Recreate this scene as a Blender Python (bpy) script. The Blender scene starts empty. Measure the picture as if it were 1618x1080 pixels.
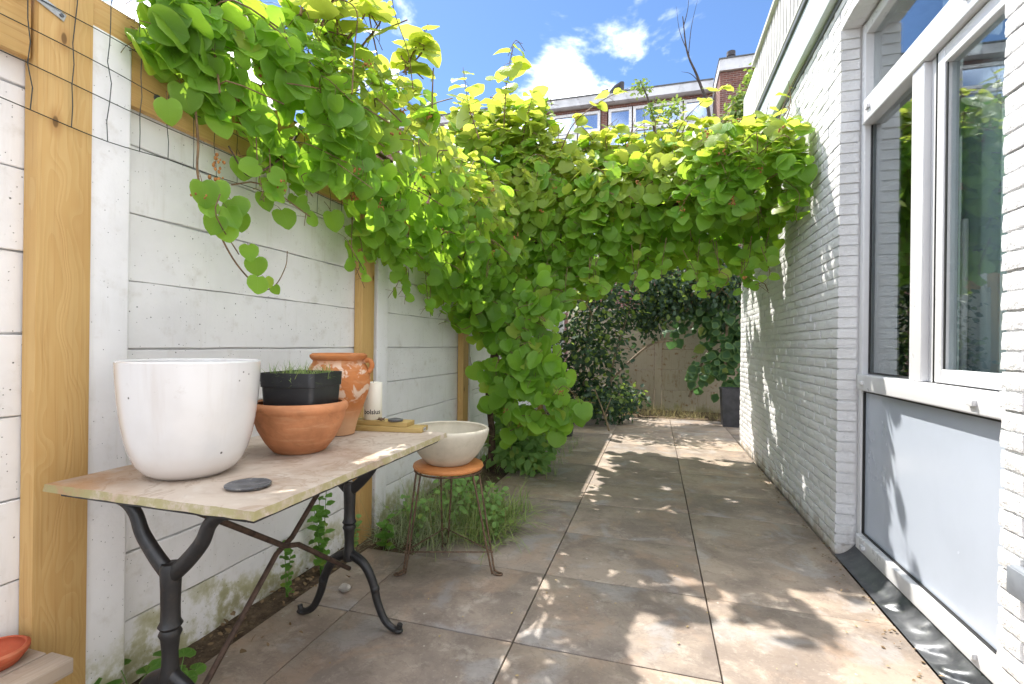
import bpy, bmesh, math, random
import numpy as np
from math import sin, cos, pi, radians, sqrt, atan2
from mathutils import Vector, Matrix, noise as mnoise

random.seed(7)
rng = np.random.default_rng(11)
S = bpy.context.scene
COL = S.collection

# ------------------------------------------------------------------ camera
YAW, ROLL, CAMH = radians(16.4), -0.012, 1.2
cam = bpy.data.cameras.new('camera')
cam.sensor_width = 36.0
cam.lens = 36.0 * 768.0 / 1618.0
cam.shift_y = 4.0 / 1618.0
cam.clip_start, cam.clip_end = 0.05, 2000
co = bpy.data.objects.new('camera', cam)
co.location = (0, 0, CAMH)
co.rotation_euler = (pi / 2, ROLL, YAW)
COL.objects.link(co)
S.camera = co

# ------------------------------------------------------------------ sun, sky, exposure
SUN_TRAVEL = Vector((0.50, -0.48, -1.0)).normalized()
SUN_EL = math.asin(-SUN_TRAVEL.z)
SUN_AZ = atan2(-SUN_TRAVEL.x, -SUN_TRAVEL.y)      # clockwise from +Y
sun = bpy.data.lights.new('sun', 'SUN')
sun.energy, sun.angle, sun.color = 2.7, radians(0.53), (1.0, 0.95, 0.87)
so = bpy.data.objects.new('sun', sun)
so.rotation_euler = SUN_TRAVEL.to_track_quat('-Z', 'Y').to_euler()
so.location = (-5, 5, 12)
COL.objects.link(so)

W = bpy.data.worlds.new('World')
S.world = W
W.use_nodes = True
wt = W.node_tree
wt.nodes.clear()
def wn(t, **k):
    n = wt.nodes.new(t)
    for a, b in k.items():
        setattr(n, a, b)
    return n
sky = wn('ShaderNodeTexSky', sky_type='NISHITA', sun_disc=False, sun_elevation=SUN_EL,
         sun_rotation=SUN_AZ, air_density=1.0, dust_density=0.15, ozone_density=8.0)
SKY_STRENGTH = 0.056
bg_sky = wn('ShaderNodeBackground')
bg_sky.inputs['Strength'].default_value = SKY_STRENGTH
wt.links.new(sky.outputs[0], bg_sky.inputs['Color'])
bg_cl = wn('ShaderNodeBackground')
bg_cl.inputs['Color'].default_value = (1.0, 0.99, 0.985, 1)
bg_cl.inputs['Strength'].default_value = 1.85  # cloud glow and cover raised to add fill light, mostly from out of view
mixs = wn('ShaderNodeMixShader')
outw = wn('ShaderNodeOutputWorld')
tc = wn('ShaderNodeTexCoord')
sep = wn('ShaderNodeSeparateXYZ')
wt.links.new(tc.outputs['Generated'], sep.inputs[0])
def wm(op, a, b=None, c=None, clamp=False):
    n = wn('ShaderNodeMath', operation=op, use_clamp=clamp)
    for i, v in enumerate((a, b, c)):
        if v is None: continue
        if isinstance(v, (int, float)): n.inputs[i].default_value = v
        else: wt.links.new(v, n.inputs[i])
    return n.outputs[0]
zc = wm('MAXIMUM', sep.outputs[2], 0.0)
den = wm('ADD', zc, 0.22)
comb = wn('ShaderNodeCombineXYZ')
wt.links.new(wm('DIVIDE', sep.outputs[0], den), comb.inputs[0])
wt.links.new(wm('DIVIDE', sep.outputs[1], den), comb.inputs[1])
cn = wn('ShaderNodeTexNoise')
cn.inputs['Scale'].default_value = 2.2
cn.inputs['Detail'].default_value = 7
cn.inputs['Roughness'].default_value = 0.55
cn.inputs['Distortion'].default_value = 0.25
mpn = wn('ShaderNodeMapping')
mpn.inputs['Location'].default_value = (32.6, 55.1, 14.63)
wt.links.new(comb.outputs[0], mpn.inputs[0])
wt.links.new(mpn.outputs[0], cn.inputs['Vector'])
cloud = wn('ShaderNodeMapRange', interpolation_type='SMOOTHSTEP')
cloud.inputs[1].default_value = 0.475
cloud.inputs[2].default_value = 0.655
wt.links.new(cn.outputs[0], cloud.inputs[0])
low = wn('ShaderNodeMapRange', interpolation_type='SMOOTHSTEP')
low.inputs[1].default_value = 0.0
low.inputs[2].default_value = 0.15
wt.links.new(sep.outputs[2], low.inputs[0])
wt.links.new(wm('MULTIPLY', cloud.outputs[0], 0.95), mixs.inputs[0])
wt.links.new(bg_sky.outputs[0], mixs.inputs[1])
wt.links.new(bg_cl.outputs[0], mixs.inputs[2])
wt.links.new(mixs.outputs[0], outw.inputs['Surface'])

vs = S.view_settings
vs.view_transform = 'Standard'
vs.look = 'None'
vs.gamma = 1.0
vs.use_curve_mapping = False
vs.exposure = 1.92

# ------------------------------------------------------------------ materials
class NT:
    def __init__(s, name):
        s.m = bpy.data.materials.new(name)
        s.m.use_nodes = True
        s.t = s.m.node_tree
        s.t.nodes.clear()
        s.out = s.t.nodes.new('ShaderNodeOutputMaterial')
        s._c = {}
    def n(s, t, **k):
        x = s.t.nodes.new(t)
        for a, b in k.items(): setattr(x, a, b)
        return x
    def put(s, sock, v):
        if v is None: return
        if hasattr(v, 'is_output') or hasattr(v, 'links'): s.t.links.new(v, sock)
        elif isinstance(v, (tuple, list)) and len(v) == 3 and sock.type == 'RGBA': sock.default_value = (*v, 1)
        else: sock.default_value = v
    def pos(s):
        if 'p' not in s._c: s._c['p'] = s.n('ShaderNodeNewGeometry')
        return s._c['p'].outputs['Position']
    def obj(s):
        if 'o' not in s._c: s._c['o'] = s.n('ShaderNodeTexCoord')
        return s._c['o'].outputs['Object']
    def uv(s):
        if 'o' not in s._c: s._c['o'] = s.n('ShaderNodeTexCoord')
        return s._c['o'].outputs['UV']
    def island(s):
        s.pos(); return s._c['p'].outputs['Random Per Island']
    def orand(s):
        if 'r' not in s._c: s._c['r'] = s.n('ShaderNodeObjectInfo')
        return s._c['r'].outputs['Random']
    def xyz(s, v):
        x = s.n('ShaderNodeSeparateXYZ'); s.put(x.inputs[0], v); return x.outputs
    def vec(s, x, y, z):
        c = s.n('ShaderNodeCombineXYZ')
        for i, v in enumerate((x, y, z)): s.put(c.inputs[i], v)
        return c.outputs[0]
    def scale(s, v, sc, off=(0, 0, 0)):
        m = s.n('ShaderNodeMapping'); s.put(m.inputs[0], v)
        m.inputs['Scale'].default_value = sc
        s.put(m.inputs['Location'], off)
        return m.outputs[0]
    def add(s, a, b):
        m = s.n('ShaderNodeVectorMath', operation='ADD'); s.put(m.inputs[0], a); s.put(m.inputs[1], b); return m.outputs[0]
    def noise(s, v, sc, det=4, rough=.55, dist=0.0):
        x = s.n('ShaderNodeTexNoise'); s.put(x.inputs['Vector'], v)
        x.inputs['Scale'].default_value = sc; x.inputs['Detail'].default_value = det
        x.inputs['Roughness'].default_value = rough; x.inputs['Distortion'].default_value = dist
        return x.outputs[0]
    def voro(s, v, sc, feature='F1', rnd=1.0):
        x = s.n('ShaderNodeTexVoronoi', feature=feature); s.put(x.inputs['Vector'], v)
        x.inputs['Scale'].default_value = sc; x.inputs['Randomness'].default_value = rnd
        return x
    def m_(s, op, a, b=None, clamp=False):
        x = s.n('ShaderNodeMath', operation=op, use_clamp=clamp)
        s.put(x.inputs[0], a)
        if b is not None: s.put(x.inputs[1], b)
        return x.outputs[0]
    def step(s, v, a, b, lo=0., hi=1.):
        x = s.n('ShaderNodeMapRange', interpolation_type='SMOOTHSTEP'); s.put(x.inputs[0], v)
        x.inputs[1].default_value = a; x.inputs[2].default_value = b
        x.inputs[3].default_value = lo; x.inputs[4].default_value = hi
        return x.outputs[0]
    def lin(s, v, a, b, lo=0., hi=1.):
        x = s.n('ShaderNodeMapRange'); s.put(x.inputs[0], v)
        x.inputs[1].default_value = a; x.inputs[2].default_value = b
        x.inputs[3].default_value = lo; x.inputs[4].default_value = hi
        return x.outputs[0]
    def mix(s, f, a, b, bt='MIX'):
        x = s.n('ShaderNodeMix', data_type='RGBA', blend_type=bt)
        s.put(x.inputs[0], f); s.put(x.inputs[6], a); s.put(x.inputs[7], b)
        return x.outputs[2]
    def bump(s, h, dist=.002, st=1.0, normal=None):
        x = s.n('ShaderNodeBump'); s.put(x.inputs['Height'], h)
        x.inputs['Distance'].default_value = dist; x.inputs['Strength'].default_value = st
        if normal is not None: s.put(x.inputs['Normal'], normal)
        return x.outputs[0]
    def bsdf(s, color, rough=.6, metal=0., normal=None, coat=0., spec=.5, coat_rough=.05):
        x = s.n('ShaderNodeBsdfPrincipled')
        s.put(x.inputs['Base Color'], color); s.put(x.inputs['Roughness'], rough)
        s.put(x.inputs['Metallic'], metal); x.inputs['Specular IOR Level'].default_value = spec
        x.inputs['Coat Weight'].default_value = coat
        x.inputs['Coat Roughness'].default_value = coat_rough
        if normal is not None: s.put(x.inputs['Normal'], normal)
        s.t.links.new(x.outputs[0], s.out.inputs[0])
        return x
MAT = {}

def mk_painted_concrete(name, base, algae_top, grime, dirt_amt=1.0):
    k = NT(name); p = k.pos()
    pr = k.add(p, k.vec(k.m_('MULTIPLY', k.orand(), 37.), 0., k.m_('MULTIPLY', k.orand(), 11.)))
    big = k.noise(pr, 2.2, 5, .6)
    mid = k.noise(pr, 11, 5, .65)
    c = k.mix(k.step(big, .42, .72), base, tuple(b * .90 for b in base))
    c = k.mix(k.m_('MULTIPLY', k.step(mid, .54, .76), .5 * dirt_amt), c, grime)
    streak = k.noise(k.scale(pr, (9, 9, 1.1)), 3.0, 4, .6)
    c = k.mix(k.m_('MULTIPLY', k.step(streak, .55, .8), .35 * dirt_amt), c, grime)
    # air holes: small and sparse
    v = k.voro(pr, 34); hole = k.step(v.outputs['Distance'], .11, .06)
    vc = k.xyz(v.outputs['Color'])[0]
    hole = k.m_('MULTIPLY', hole, k.step(vc, .62, .64))
    v2 = k.voro(pr, 85); h2 = k.m_('MULTIPLY', k.step(v2.outputs['Distance'], .16, .08), k.step(k.xyz(v2.outputs['Color'])[1], .76, .78))
    hole = k.m_('MAXIMUM', hole, h2)
    c = k.mix(k.m_('MULTIPLY', hole, .85), c, (.08, .075, .07))
    # green growth near the soil
    z = k.xyz(p)[2]
    g = k.noise(pr, 4.5, 6, .65)
    edge = k.m_('ADD', z, k.lin(g, 0, 1, .34, -.34))
    al = k.m_('MULTIPLY', k.step(edge, algae_top, algae_top - .22), k.step(k.noise(pr, 9, 5, .7), .36, .56))
    c = k.mix(k.m_('MULTIPLY', al, .85), c, (.40, .39, .17))
    wet = k.step(edge, .10, -.08)
    c = k.mix(k.m_('MULTIPLY', wet, .6), c, (.20, .17, .11))
    h = k.m_('SUBTRACT', k.m_('ADD', k.m_('MULTIPLY', mid, .5), k.m_('MULTIPLY', k.noise(pr, 90, 3), .22)), hole)
    k.bsdf(c, .72, normal=k.bump(h, .003, .8), spec=.35)
    return k.m
MAT['fence_white'] = mk_painted_concrete('painted_concrete', (.86, .855, .855), .24, (.60, .57, .52))
MAT['back_concrete'] = mk_painted_concrete('stained_concrete', (.54, .47, .36), .12, (.30, .165, .075), 2.8)

def mk_timber(name, axis, base, dark, light, knots=True, rough=.6, grey=0.0):
    k = NT(name); o = k.obj()
    o = k.add(o, k.vec(k.m_('MULTIPLY', k.orand(), 3.1), k.m_('MULTIPLY', k.orand(), 7.7), k.m_('MULTIPLY', k.orand(), 5.3)))
    sc = [9., 9., 9.]; sc[axis] = .28
    warp = k.noise(k.scale(o, tuple(2.2 if i != axis else 1.3 for i in range(3))), 2.0, 2, .5)
    sv = k.scale(o, tuple(sc))
    xs = k.xyz(sv)
    r = k.noise(k.add(sv, k.vec(k.m_('MULTIPLY', warp, .9), k.m_('MULTIPLY', warp, .9), k.m_('MULTIPLY', warp, .9))), 1.5, 1, .4)
    rings = k.m_('FRACT', k.m_('MULTIPLY', r, 13.))
    rings = k.step(rings, .0, .85)
    fs = [160., 160., 160.]; fs[axis] = 3.
    fib = k.noise(k.scale(o, tuple(fs)), 1.0, 3, .6)
    c = k.mix(k.m_('MULTIPLY', rings, .42), light, base)
    c = k.mix(k.m_('MULTIPLY', k.step(fib, .5, .75), .45), c, dark)
    big = k.noise(k.scale(o, tuple(3. if i != axis else .8 for i in range(3))), 1.6, 3)
    c = k.mix(k.m_('MULTIPLY', k.step(big, .45, .75), .35), c, dark)
    if knots:
        ox = k.xyz(o)
        a2 = k.vec(ox[1], k.m_('MULTIPLY', ox[2], .42), 0.) if axis == 2 else k.vec(ox[2], k.m_('MULTIPLY', ox[1], .42), 0.)
        v = k.n('ShaderNodeTexVoronoi', voronoi_dimensions='2D'); k.put(v.inputs['Vector'], a2); v.inputs['Scale'].default_value = 8.5
        sel = k.step(k.xyz(v.outputs['Color'])[0], .60, .62)
        kd = v.outputs['Distance']
        halo = k.m_('MULTIPLY', k.step(kd, .22, .04), sel)
        c = k.mix(k.m_('MULTIPLY', halo, .6), c, dark)
        c = k.mix(k.m_('MULTIPLY', k.m_('MULTIPLY', k.step(kd, .075, .045), sel), .85), c, tuple(d * .35 for d in dark))
    if grey:
        c = k.mix(k.m_('MULTIPLY', k.step(k.noise(o, 5, 4), .3, .7), grey), c, (.36, .31, .26))
    k.bsdf(c, rough, normal=k.bump(k.m_('ADD', k.m_('MULTIPLY', fib, .5), rings), .0012, .5), spec=.35)
    return k.m
LB, LD, LL = (.54, .31, .098), (.40, .20, .058), (.62, .41, .165)
MAT['timber_z'] = mk_timber('larch_post', 2, LB, LD, LL)
MAT['timber_y'] = mk_timber('larch_rail', 1, LB, LD, LL)
MAT['board_x'] = mk_timber('treated_board', 0, (.40, .27, .085), (.24, .15, .04), (.47, .34, .13), False)
MAT['bench_wood'] = mk_timber('weathered_plank', 1, (.40, .30, .21), (.22, .15, .10), (.50, .40, .31), False, .8, .6)
MAT['seat_wood'] = mk_timber('orange_seat', 0, (.55, .20, .06), (.33, .10, .03), (.62, .26, .09), False, .45)

def simple(name, color, rough=.6, metal=0., var=.12, sc=12., bump=.0, bsc=60., coat=0., spec=.5, dirt=None, dirt_amt=.5):
    k = NT(name); o = k.obj()
    nz = k.noise(o, sc, 4, .6)
    lo = tuple(max(0, c * (1 - var * 2)) for c in color)
    c = k.mix(k.step(nz, .35, .7), color, lo)
    if dirt is not None:
        c = k.mix(k.m_('MULTIPLY', k.step(k.noise(o, sc * 2.3, 5, .65), .52, .7), dirt_amt), c, dirt)
    nrm = k.bump(k.noise(o, bsc, 4), bump, .7) if bump else None
    k.bsdf(c, k.lin(nz, .3, .7, max(.02, rough - .07), min(1, rough + .07)), metal, nrm, coat, spec)
    return k.m
MAT['iron'] = simple('black_cast_iron', (.016, .016, .017), .42, .0, .2, 20, .0012, 45, dirt=(.05, .035, .025), dirt_amt=.35)
MAT['brown_iron'] = simple('rusted_brace', (.085, .052, .036), .6, .3, .3, 30, .0008, 120)
MAT['rust_wire'] = simple('rusty_wire', (.17, .105, .065), .5, .45, .3, 40, .0005, 150, dirt=(.34, .27, .2))
MAT['upvc'] = simple('white_plastic_frame', (.63, .63, .64), .32, 0, .02, 6)
MAT['upvc_grey'] = simple('grey_seal', (.16, .16, .165), .5)
MAT['seal'] = simple('black_seal', (.012, .012, .012), .5)
MAT['panel'] = simple('pale_door_panel', (.43, .475, .555), .22, 0, .03, 3)
MAT['plastic_black'] = simple('black_plastic', (.022, .023, .026), .4, 0, .15, 9, dirt=(.07, .07, .07), dirt_amt=.3)
MAT['wire_green'] = simple('coated_wire', (.018, .026, .022), .5)
MAT['zinc'] = simple('zinc_strap', (.55, .56, .57), .35, .7, .1, 30)
MAT['slate'] = simple('slate_dish', (.115, .12, .13), .38, 0, .3, 25, .0008, 60, dirt=(.26, .25, .24), dirt_amt=.6)
MAT['wax'] = simple('candle_wax', (.80, .77, .66), .5, 0, .03, 5)
MAT['ink'] = simple('dark_print', (.02, .02, .025), .6)
MAT['sticker'] = simple('white_sticker', (.8, .8, .78), .5)
MAT['grey_box'] = simple('grey_fitting', (.22, .24, .27), .35)
MAT['fascia'] = simple('pale_blue_fascia', (.60, .66, .68), .45, 0, .05, 2.5, dirt=(.36, .38, .38), dirt_amt=.25)
MAT['gutter'] = simple('dark_gutter', (.10, .105, .11), .5)
MAT['slat'] = simple('grey_slat', (.52, .51, .49), .6, 0, .12, 3)
MAT['zinc_cap'] = simple('roof_cap', (.62, .61, .58), .5, .0, .1, 2)
MAT['stick'] = simple('dry_stick', (.36, .27, .17), .8, 0, .3, 15)
MAT['bark'] = simple('vine_bark', (.12, .075, .045), .85, 0, .35, 18, .004, 40)
MAT['twig'] = simple('young_twig', (.22, .13, .06), .7, 0, .3, 20)
MAT['bark_pale'] = simple('pale_bark', (.30, .23, .16), .85, 0, .3, 14, .003, 40)
MAT['bark_dark'] = simple('dark_bark', (.07, .055, .045), .85, 0, .3, 14, .003, 40)
MAT['flower'] = simple('spent_flower', (.46, .20, .05), .8, 0, .3, 30)
MAT['planter'] = simple('dark_planter', (.06, .062, .075), .6, 0, .2, 8)
MAT['dark_room'] = simple('room_wall', (.26, .26, .26), .8)
MAT['blind'] = simple('grey_blue_blind', (.26, .32, .35), .8, 0, .03, 3)
MAT['straw'] = simple('straw', (.46, .35, .17), .85, 0, .3, 12)
MAT['rubble'] = simple('pale_rubble', (.42, .39, .35), .85, 0, .15, 25, .004, 40)
MAT['seed'] = simple('dried_seed_star', (.13, .08, .05), .8)
MAT['roof_dark'] = simple('cowl_metal', (.05, .045, .05), .6)
MAT['far_fascia'] = simple('weathered_fascia', (.66, .67, .69), .6, 0, .15, 1.2, dirt=(.25, .25, .26), dirt_amt=.6)
MAT['far_frame'] = simple('far_white_frame', (.82, .83, .84), .5)

def mk_glaze():
    k = NT('white_glaze'); o = k.obj()
    big = k.noise(o, 5, 4)
    c = k.mix(k.step(big, .4, .75), (.74, .73, .725), (.67, .655, .645))
    z = k.xyz(o)[2]
    dust = k.m_('MULTIPLY', k.step(k.m_('ADD', z, k.lin(k.noise(o, 9, 5), 0, 1, .06, -.06)), .09, -.01), .4)
    c = k.mix(dust, c, (.62, .52, .46))
    v = k.voro(o, 26)
    sp = k.m_('MULTIPLY', k.step(v.outputs['Distance'], .12, .05), k.step(k.xyz(v.outputs['Color'])[0], .70, .72))
    c = k.mix(k.m_('MULTIPLY', sp, .9), c, (.06, .05, .045))
    run = k.m_('MULTIPLY', k.step(k.noise(k.scale(o, (16, 16, 1.0)), 1.0, 5, .6), .56, .74), .35)
    c = k.mix(run, c, (.60, .555, .52))
    c = k.mix(k.m_('MULTIPLY', k.step(k.noise(o, 17, 6, .7), .60, .74), .35), c, (.52, .47, .43))
    k.bsdf(c, .16, normal=k.bump(k.noise(o, 4, 2), .004, .25), coat=.6, coat_rough=.03)
    return k.m
MAT['glaze'] = mk_glaze()

def mk_terracotta(name, base, lime):
    k = NT(name); o = k.obj()
    a = k.noise(o, 7, 5, .6); b = k.noise(k.scale(o, (1, 1, 6)), 9, 4)
    c = k.mix(k.step(a, .35, .7), base, tuple(x * .68 for x in base))
    c = k.mix(k.m_('MULTIPLY', k.step(b, .5, .72), .35), c, (.62, .36, .20))
    zz = k.xyz(o)
    st = k.noise(k.scale(k.add(o, k.vec(zz[2], zz[2], 0.)), (22, 22, 3)), 1.0, 4, .6)
    c = k.mix(k.m_('MULTIPLY', k.step(st, .55, .7), .42), c, (.28, .12, .05))
    if lime:
        l = k.m_('MULTIPLY', k.step(k.noise(o, 13, 4, .6, .5), .47, .53), k.m_('MULTIPLY', k.step(zz[2], .12, .19), k.step(zz[2], .335, .29)))
        c = k.mix(k.m_('MULTIPLY', l, .75), c, (.70, .58, .46))
        pale = k.m_('MULTIPLY', k.step(zz[2], .14, .05), .65)
        c = k.mix(pale, c, (.62, .40, .24))
    k.bsdf(c, .7, normal=k.bump(k.m_('ADD', k.noise(o, 70, 4), k.m_('MULTIPLY', b, .6)), .0012, .6), spec=.3)
    return k.m
MAT['terracotta'] = mk_terracotta('terracotta', (.56, .235, .105), False)
MAT['terracotta_old'] = mk_terracotta('old_terracotta', (.52, .19, .06), True)
MAT['saucer_clay'] = mk_terracotta('red_clay', (.50, .11, .05), False)
MAT['stoneware'] = simple('cream_stoneware', (.62, .57, .46), .75, 0, .08, 8, .0012, 90, dirt=(.42, .38, .28), dirt_amt=.4)

def mk_marble():
    k = NT('weathered_marble'); o = k.obj()
    a = k.noise(o, 3.2, 6, .6, .6); b = k.noise(o, 12, 6, .65)
    c = k.mix(k.step(a, .38, .68), (.53, .45, .37), (.37, .275, .205))
    c = k.mix(k.m_('MULTIPLY', k.step(b, .52, .72), .5), c, (.62, .57, .50))
    c = k.mix(k.m_('MULTIPLY', k.step(k.noise(o, 6.5, 6, .7, .8), .55, .70), .55), c, (.30, .235, .18))
    vein = k.m_('ABSOLUTE', k.m_('SUBTRACT', k.noise(o, 4.5, 7, .6, 1.2), .5))
    c = k.mix(k.m_('MULTIPLY', k.step(vein, .03, .0), .5), c, (.30, .20, .13))
    x = k.xyz(o)
    rust = k.m_('MULTIPLY', k.step(k.m_('ADD', x[0], x[1]), -.50, -.80), k.step(k.noise(o, 9, 5), .36, .6))
    c = k.mix(k.m_('MULTIPLY', rust, .75), c, (.40, .20, .075))
    nz = k.n('ShaderNodeNewGeometry')
    side = k.step(k.m_('ABSOLUTE', k.xyz(nz.outputs['Normal'])[2]), .7, .3)
    moss = k.m_('MULTIPLY', side, k.step(k.noise(o, 22, 5, .7), .34, .6))
    c = k.mix(k.m_('MULTIPLY', moss, .85), c, (.33, .30, .13))
    k.bsdf(c, k.lin(b, .3, .7, .42, .68), normal=k.bump(b, .002, .5), spec=.4)
    return k.m
MAT['marble'] = mk_marble()

def mk_tile():
    k = NT('slate_paving'); p = k.pos()
    r = k.orand()
    pr = k.add(p, k.vec(k.m_('MULTIPLY', r, 23.), k.m_('MULTIPLY', r, 41.), 0.))
    a = k.noise(pr, 2.4, 6, .62, .4); b = k.noise(pr, 7.5, 7, .68, .3); f = k.noise(pr, 55, 4, .6)
    c = k.mix(k.step(a, .36, .64), (.335, .278, .225), (.205, .168, .142))
    c = k.mix(k.m_('MULTIPLY', k.step(b, .52, .70), .6), c, (.475, .425, .36))
    c = k.mix(k.m_('MULTIPLY', k.step(k.noise(pr, 15, 6, .7, .6), .54, .68), .5), c, (.16, .125, .10))
    c = k.mix(k.m_('MULTIPLY', k.step(k.noise(pr, 3.1, 5, .6, .8), .52, .68), .5), c, (.39, .275, .195))
    c = k.mix(k.m_('MULTIPLY', k.step(k.noise(pr, 3.0, 6, .6, .5), .54, .66), .55), c, (.33, .325, .325))
    cr = k.m_('ABSOLUTE', k.m_('SUBTRACT', k.noise(k.scale(pr, (1, 1.6, 1)), 5.5, 8, .7, .9), .5))
    c = k.mix(k.m_('MULTIPLY', k.step(cr, .02, .0), .32), c, (.13, .10, .085))
    c = k.mix(k.m_('MULTIPLY', k.step(f, .55, .75), .25), c, (.50, .46, .40))
    c = k.mix(1.0, c, k.mix(r, (.82, .82, .83), (1.12, 1.08, 1.03)), 'MULTIPLY')
    v = k.voro(pr, 21); sp = k.m_('MULTIPLY', k.step(v.outputs['Distance'], .13, .08), k.step(k.xyz(v.outputs['Color'])[0], .93, .94))
    c = k.mix(k.m_('MULTIPLY', sp, .5), c, (.55, .52, .46))
    h = k.m_('ADD', k.m_('ADD', k.m_('MULTIPLY', b, .9), k.m_('MULTIPLY', a, .8)), k.m_('MULTIPLY', f, .16))
    k.bsdf(c, k.lin(b, .3, .75, .46, .74), normal=k.bump(h, .006, .6), spec=.4)
    return k.m
MAT['tile'] = mk_tile()

def mk_brick_paint():
    k = NT('painted_brick'); p = k.pos()
    a = k.noise(p, 2.0, 5); b = k.noise(p, 26, 5, .65); f = k.noise(p, 120, 3)
    c = k.mix(k.step(a, .4, .72), (.70, .70, .705), (.62, .62, .62))
    c = k.mix(k.m_('MULTIPLY', k.step(b, .60, .8), .3), c, (.60, .59, .57))
    z = k.xyz(p)[2]
    d = k.m_('MULTIPLY', k.step(k.m_('ADD', z, k.lin(k.noise(p, 6, 6, .65), 0, 1, .22, -.24)), .13, -.04), .8)
    c = k.mix(d, c, (.34, .27, .19))
    chip = k.m_('MULTIPLY', k.step(k.noise(p, 17, 6, .7), .70, .73), k.step(z, .8, .1))
    c = k.mix(k.m_('MULTIPLY', chip, .8), c, (.30, .12, .07))
    k.bsdf(c, .62, normal=k.bump(k.m_('ADD', b, k.m_('MULTIPLY', f, .3)), .009, 1.0), spec=.35)
    return k.m
MAT['brick_white'] = mk_brick_paint()

def mk_lead():
    k = NT('lead_sheet'); p = k.pos()
    a = k.noise(p, 7, 5, .6); b = k.noise(p, 40, 4)
    c = k.mix(k.step(a, .35, .7), (.055, .06, .066), (.12, .125, .135))
    c = k.mix(k.m_('MULTIPLY', k.step(b, .55, .75), .4), c, (.20, .20, .19))
    k.bsdf(c, k.lin(a, .3, .7, .28, .5), .45, k.bump(b, .001, .5))
    return k.m
MAT['lead'] = mk_lead()

def mk_soil():
    k = NT('garden_soil'); p = k.pos()
    a = k.noise(p, 14, 6, .7); b = k.noise(p, 60, 4)
    c = k.mix(k.step(a, .35, .68), (.075, .052, .036), (.16, .115, .075))
    c = k.mix(k.m_('MULTIPLY', k.step(b, .58, .7), .6), c, (.27, .20, .13))
    k.bsdf(c, .9, normal=k.bump(k.m_('ADD', a, b), .02, .9), spec=.2)
    return k.m
MAT['soil'] = mk_soil()

def mk_far_brick():
    k = NT('far_brick'); o = k.pos()
    x = k.xyz(o)
    bt = k.n('ShaderNodeTexBrick')
    k.put(bt.inputs['Vector'], k.vec(k.m_('ADD', x[0], x[1]), x[2], 0.))
    bt.inputs['Scale'].default_value = 1.0
    bt.inputs['Brick Width'].default_value = .22; bt.inputs['Row Height'].default_value = .07
    bt.inputs['Mortar Size'].default_value = .008
    bt.inputs['Color1'].default_value = (.13, .06, .055, 1); bt.inputs['Color2'].default_value = (.21, .085, .06, 1)
    bt.inputs['Mortar'].default_value = (.30, .25, .22, 1)
    c = k.mix(k.m_('MULTIPLY', k.step(k.noise(o, 1.5, 4), .4, .7), .4), bt.outputs[0], (.10, .04, .035))
    k.bsdf(c, .85, spec=.2)
    return k.m
MAT['far_brick'] = mk_far_brick()

def mk_glass(name, tint, fmul, rough=0.0):
    k = NT(name)
    g_ = k.n('ShaderNodeNewGeometry'); dp_ = k.n('ShaderNodeVectorMath', operation='DOT_PRODUCT')
    k.put(dp_.inputs[0], g_.outputs['Incoming']); k.put(dp_.inputs[1], g_.outputs['Normal'])
    gr = k.m_('POWER', k.m_('SUBTRACT', 1.0, k.m_('ABSOLUTE', dp_.outputs['Value']), clamp=True), 5.0)   # Schlick, same from both sides
    f = k.m_('MULTIPLY', k.m_('ADD', k.m_('MULTIPLY', gr, .95), .05), fmul, clamp=True)
    tr = k.n('ShaderNodeBsdfTransparent'); tr.inputs[0].default_value = (*tint, 1)
    gl = k.n('ShaderNodeBsdfGlossy'); gl.inputs['Roughness'].default_value = rough
    gl.inputs['Color'].default_value = (.93, .96, .97, 1)
    wav = k.bump(k.noise(k.pos(), 1.6, 2), .006, .12)
    k.put(gl.inputs['Normal'], wav)
    ms = k.n('ShaderNodeMixShader')
    k.put(ms.inputs[0], f); k.put(ms.inputs[1], tr.outputs[0]); k.put(ms.inputs[2], gl.outputs[0])
    k.t.links.new(ms.outputs[0], k.out.inputs[0])
    return k.m
MAT['glass'] = mk_glass('window_glass', (.90, .93, .93), 1.7)
def mk_far_glass():
    k = NT('far_glass')
    k.bsdf((.55, .66, .82), .06, .85, spec=1.0)
    return k.m
MAT['far_glass'] = mk_far_glass()

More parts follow.
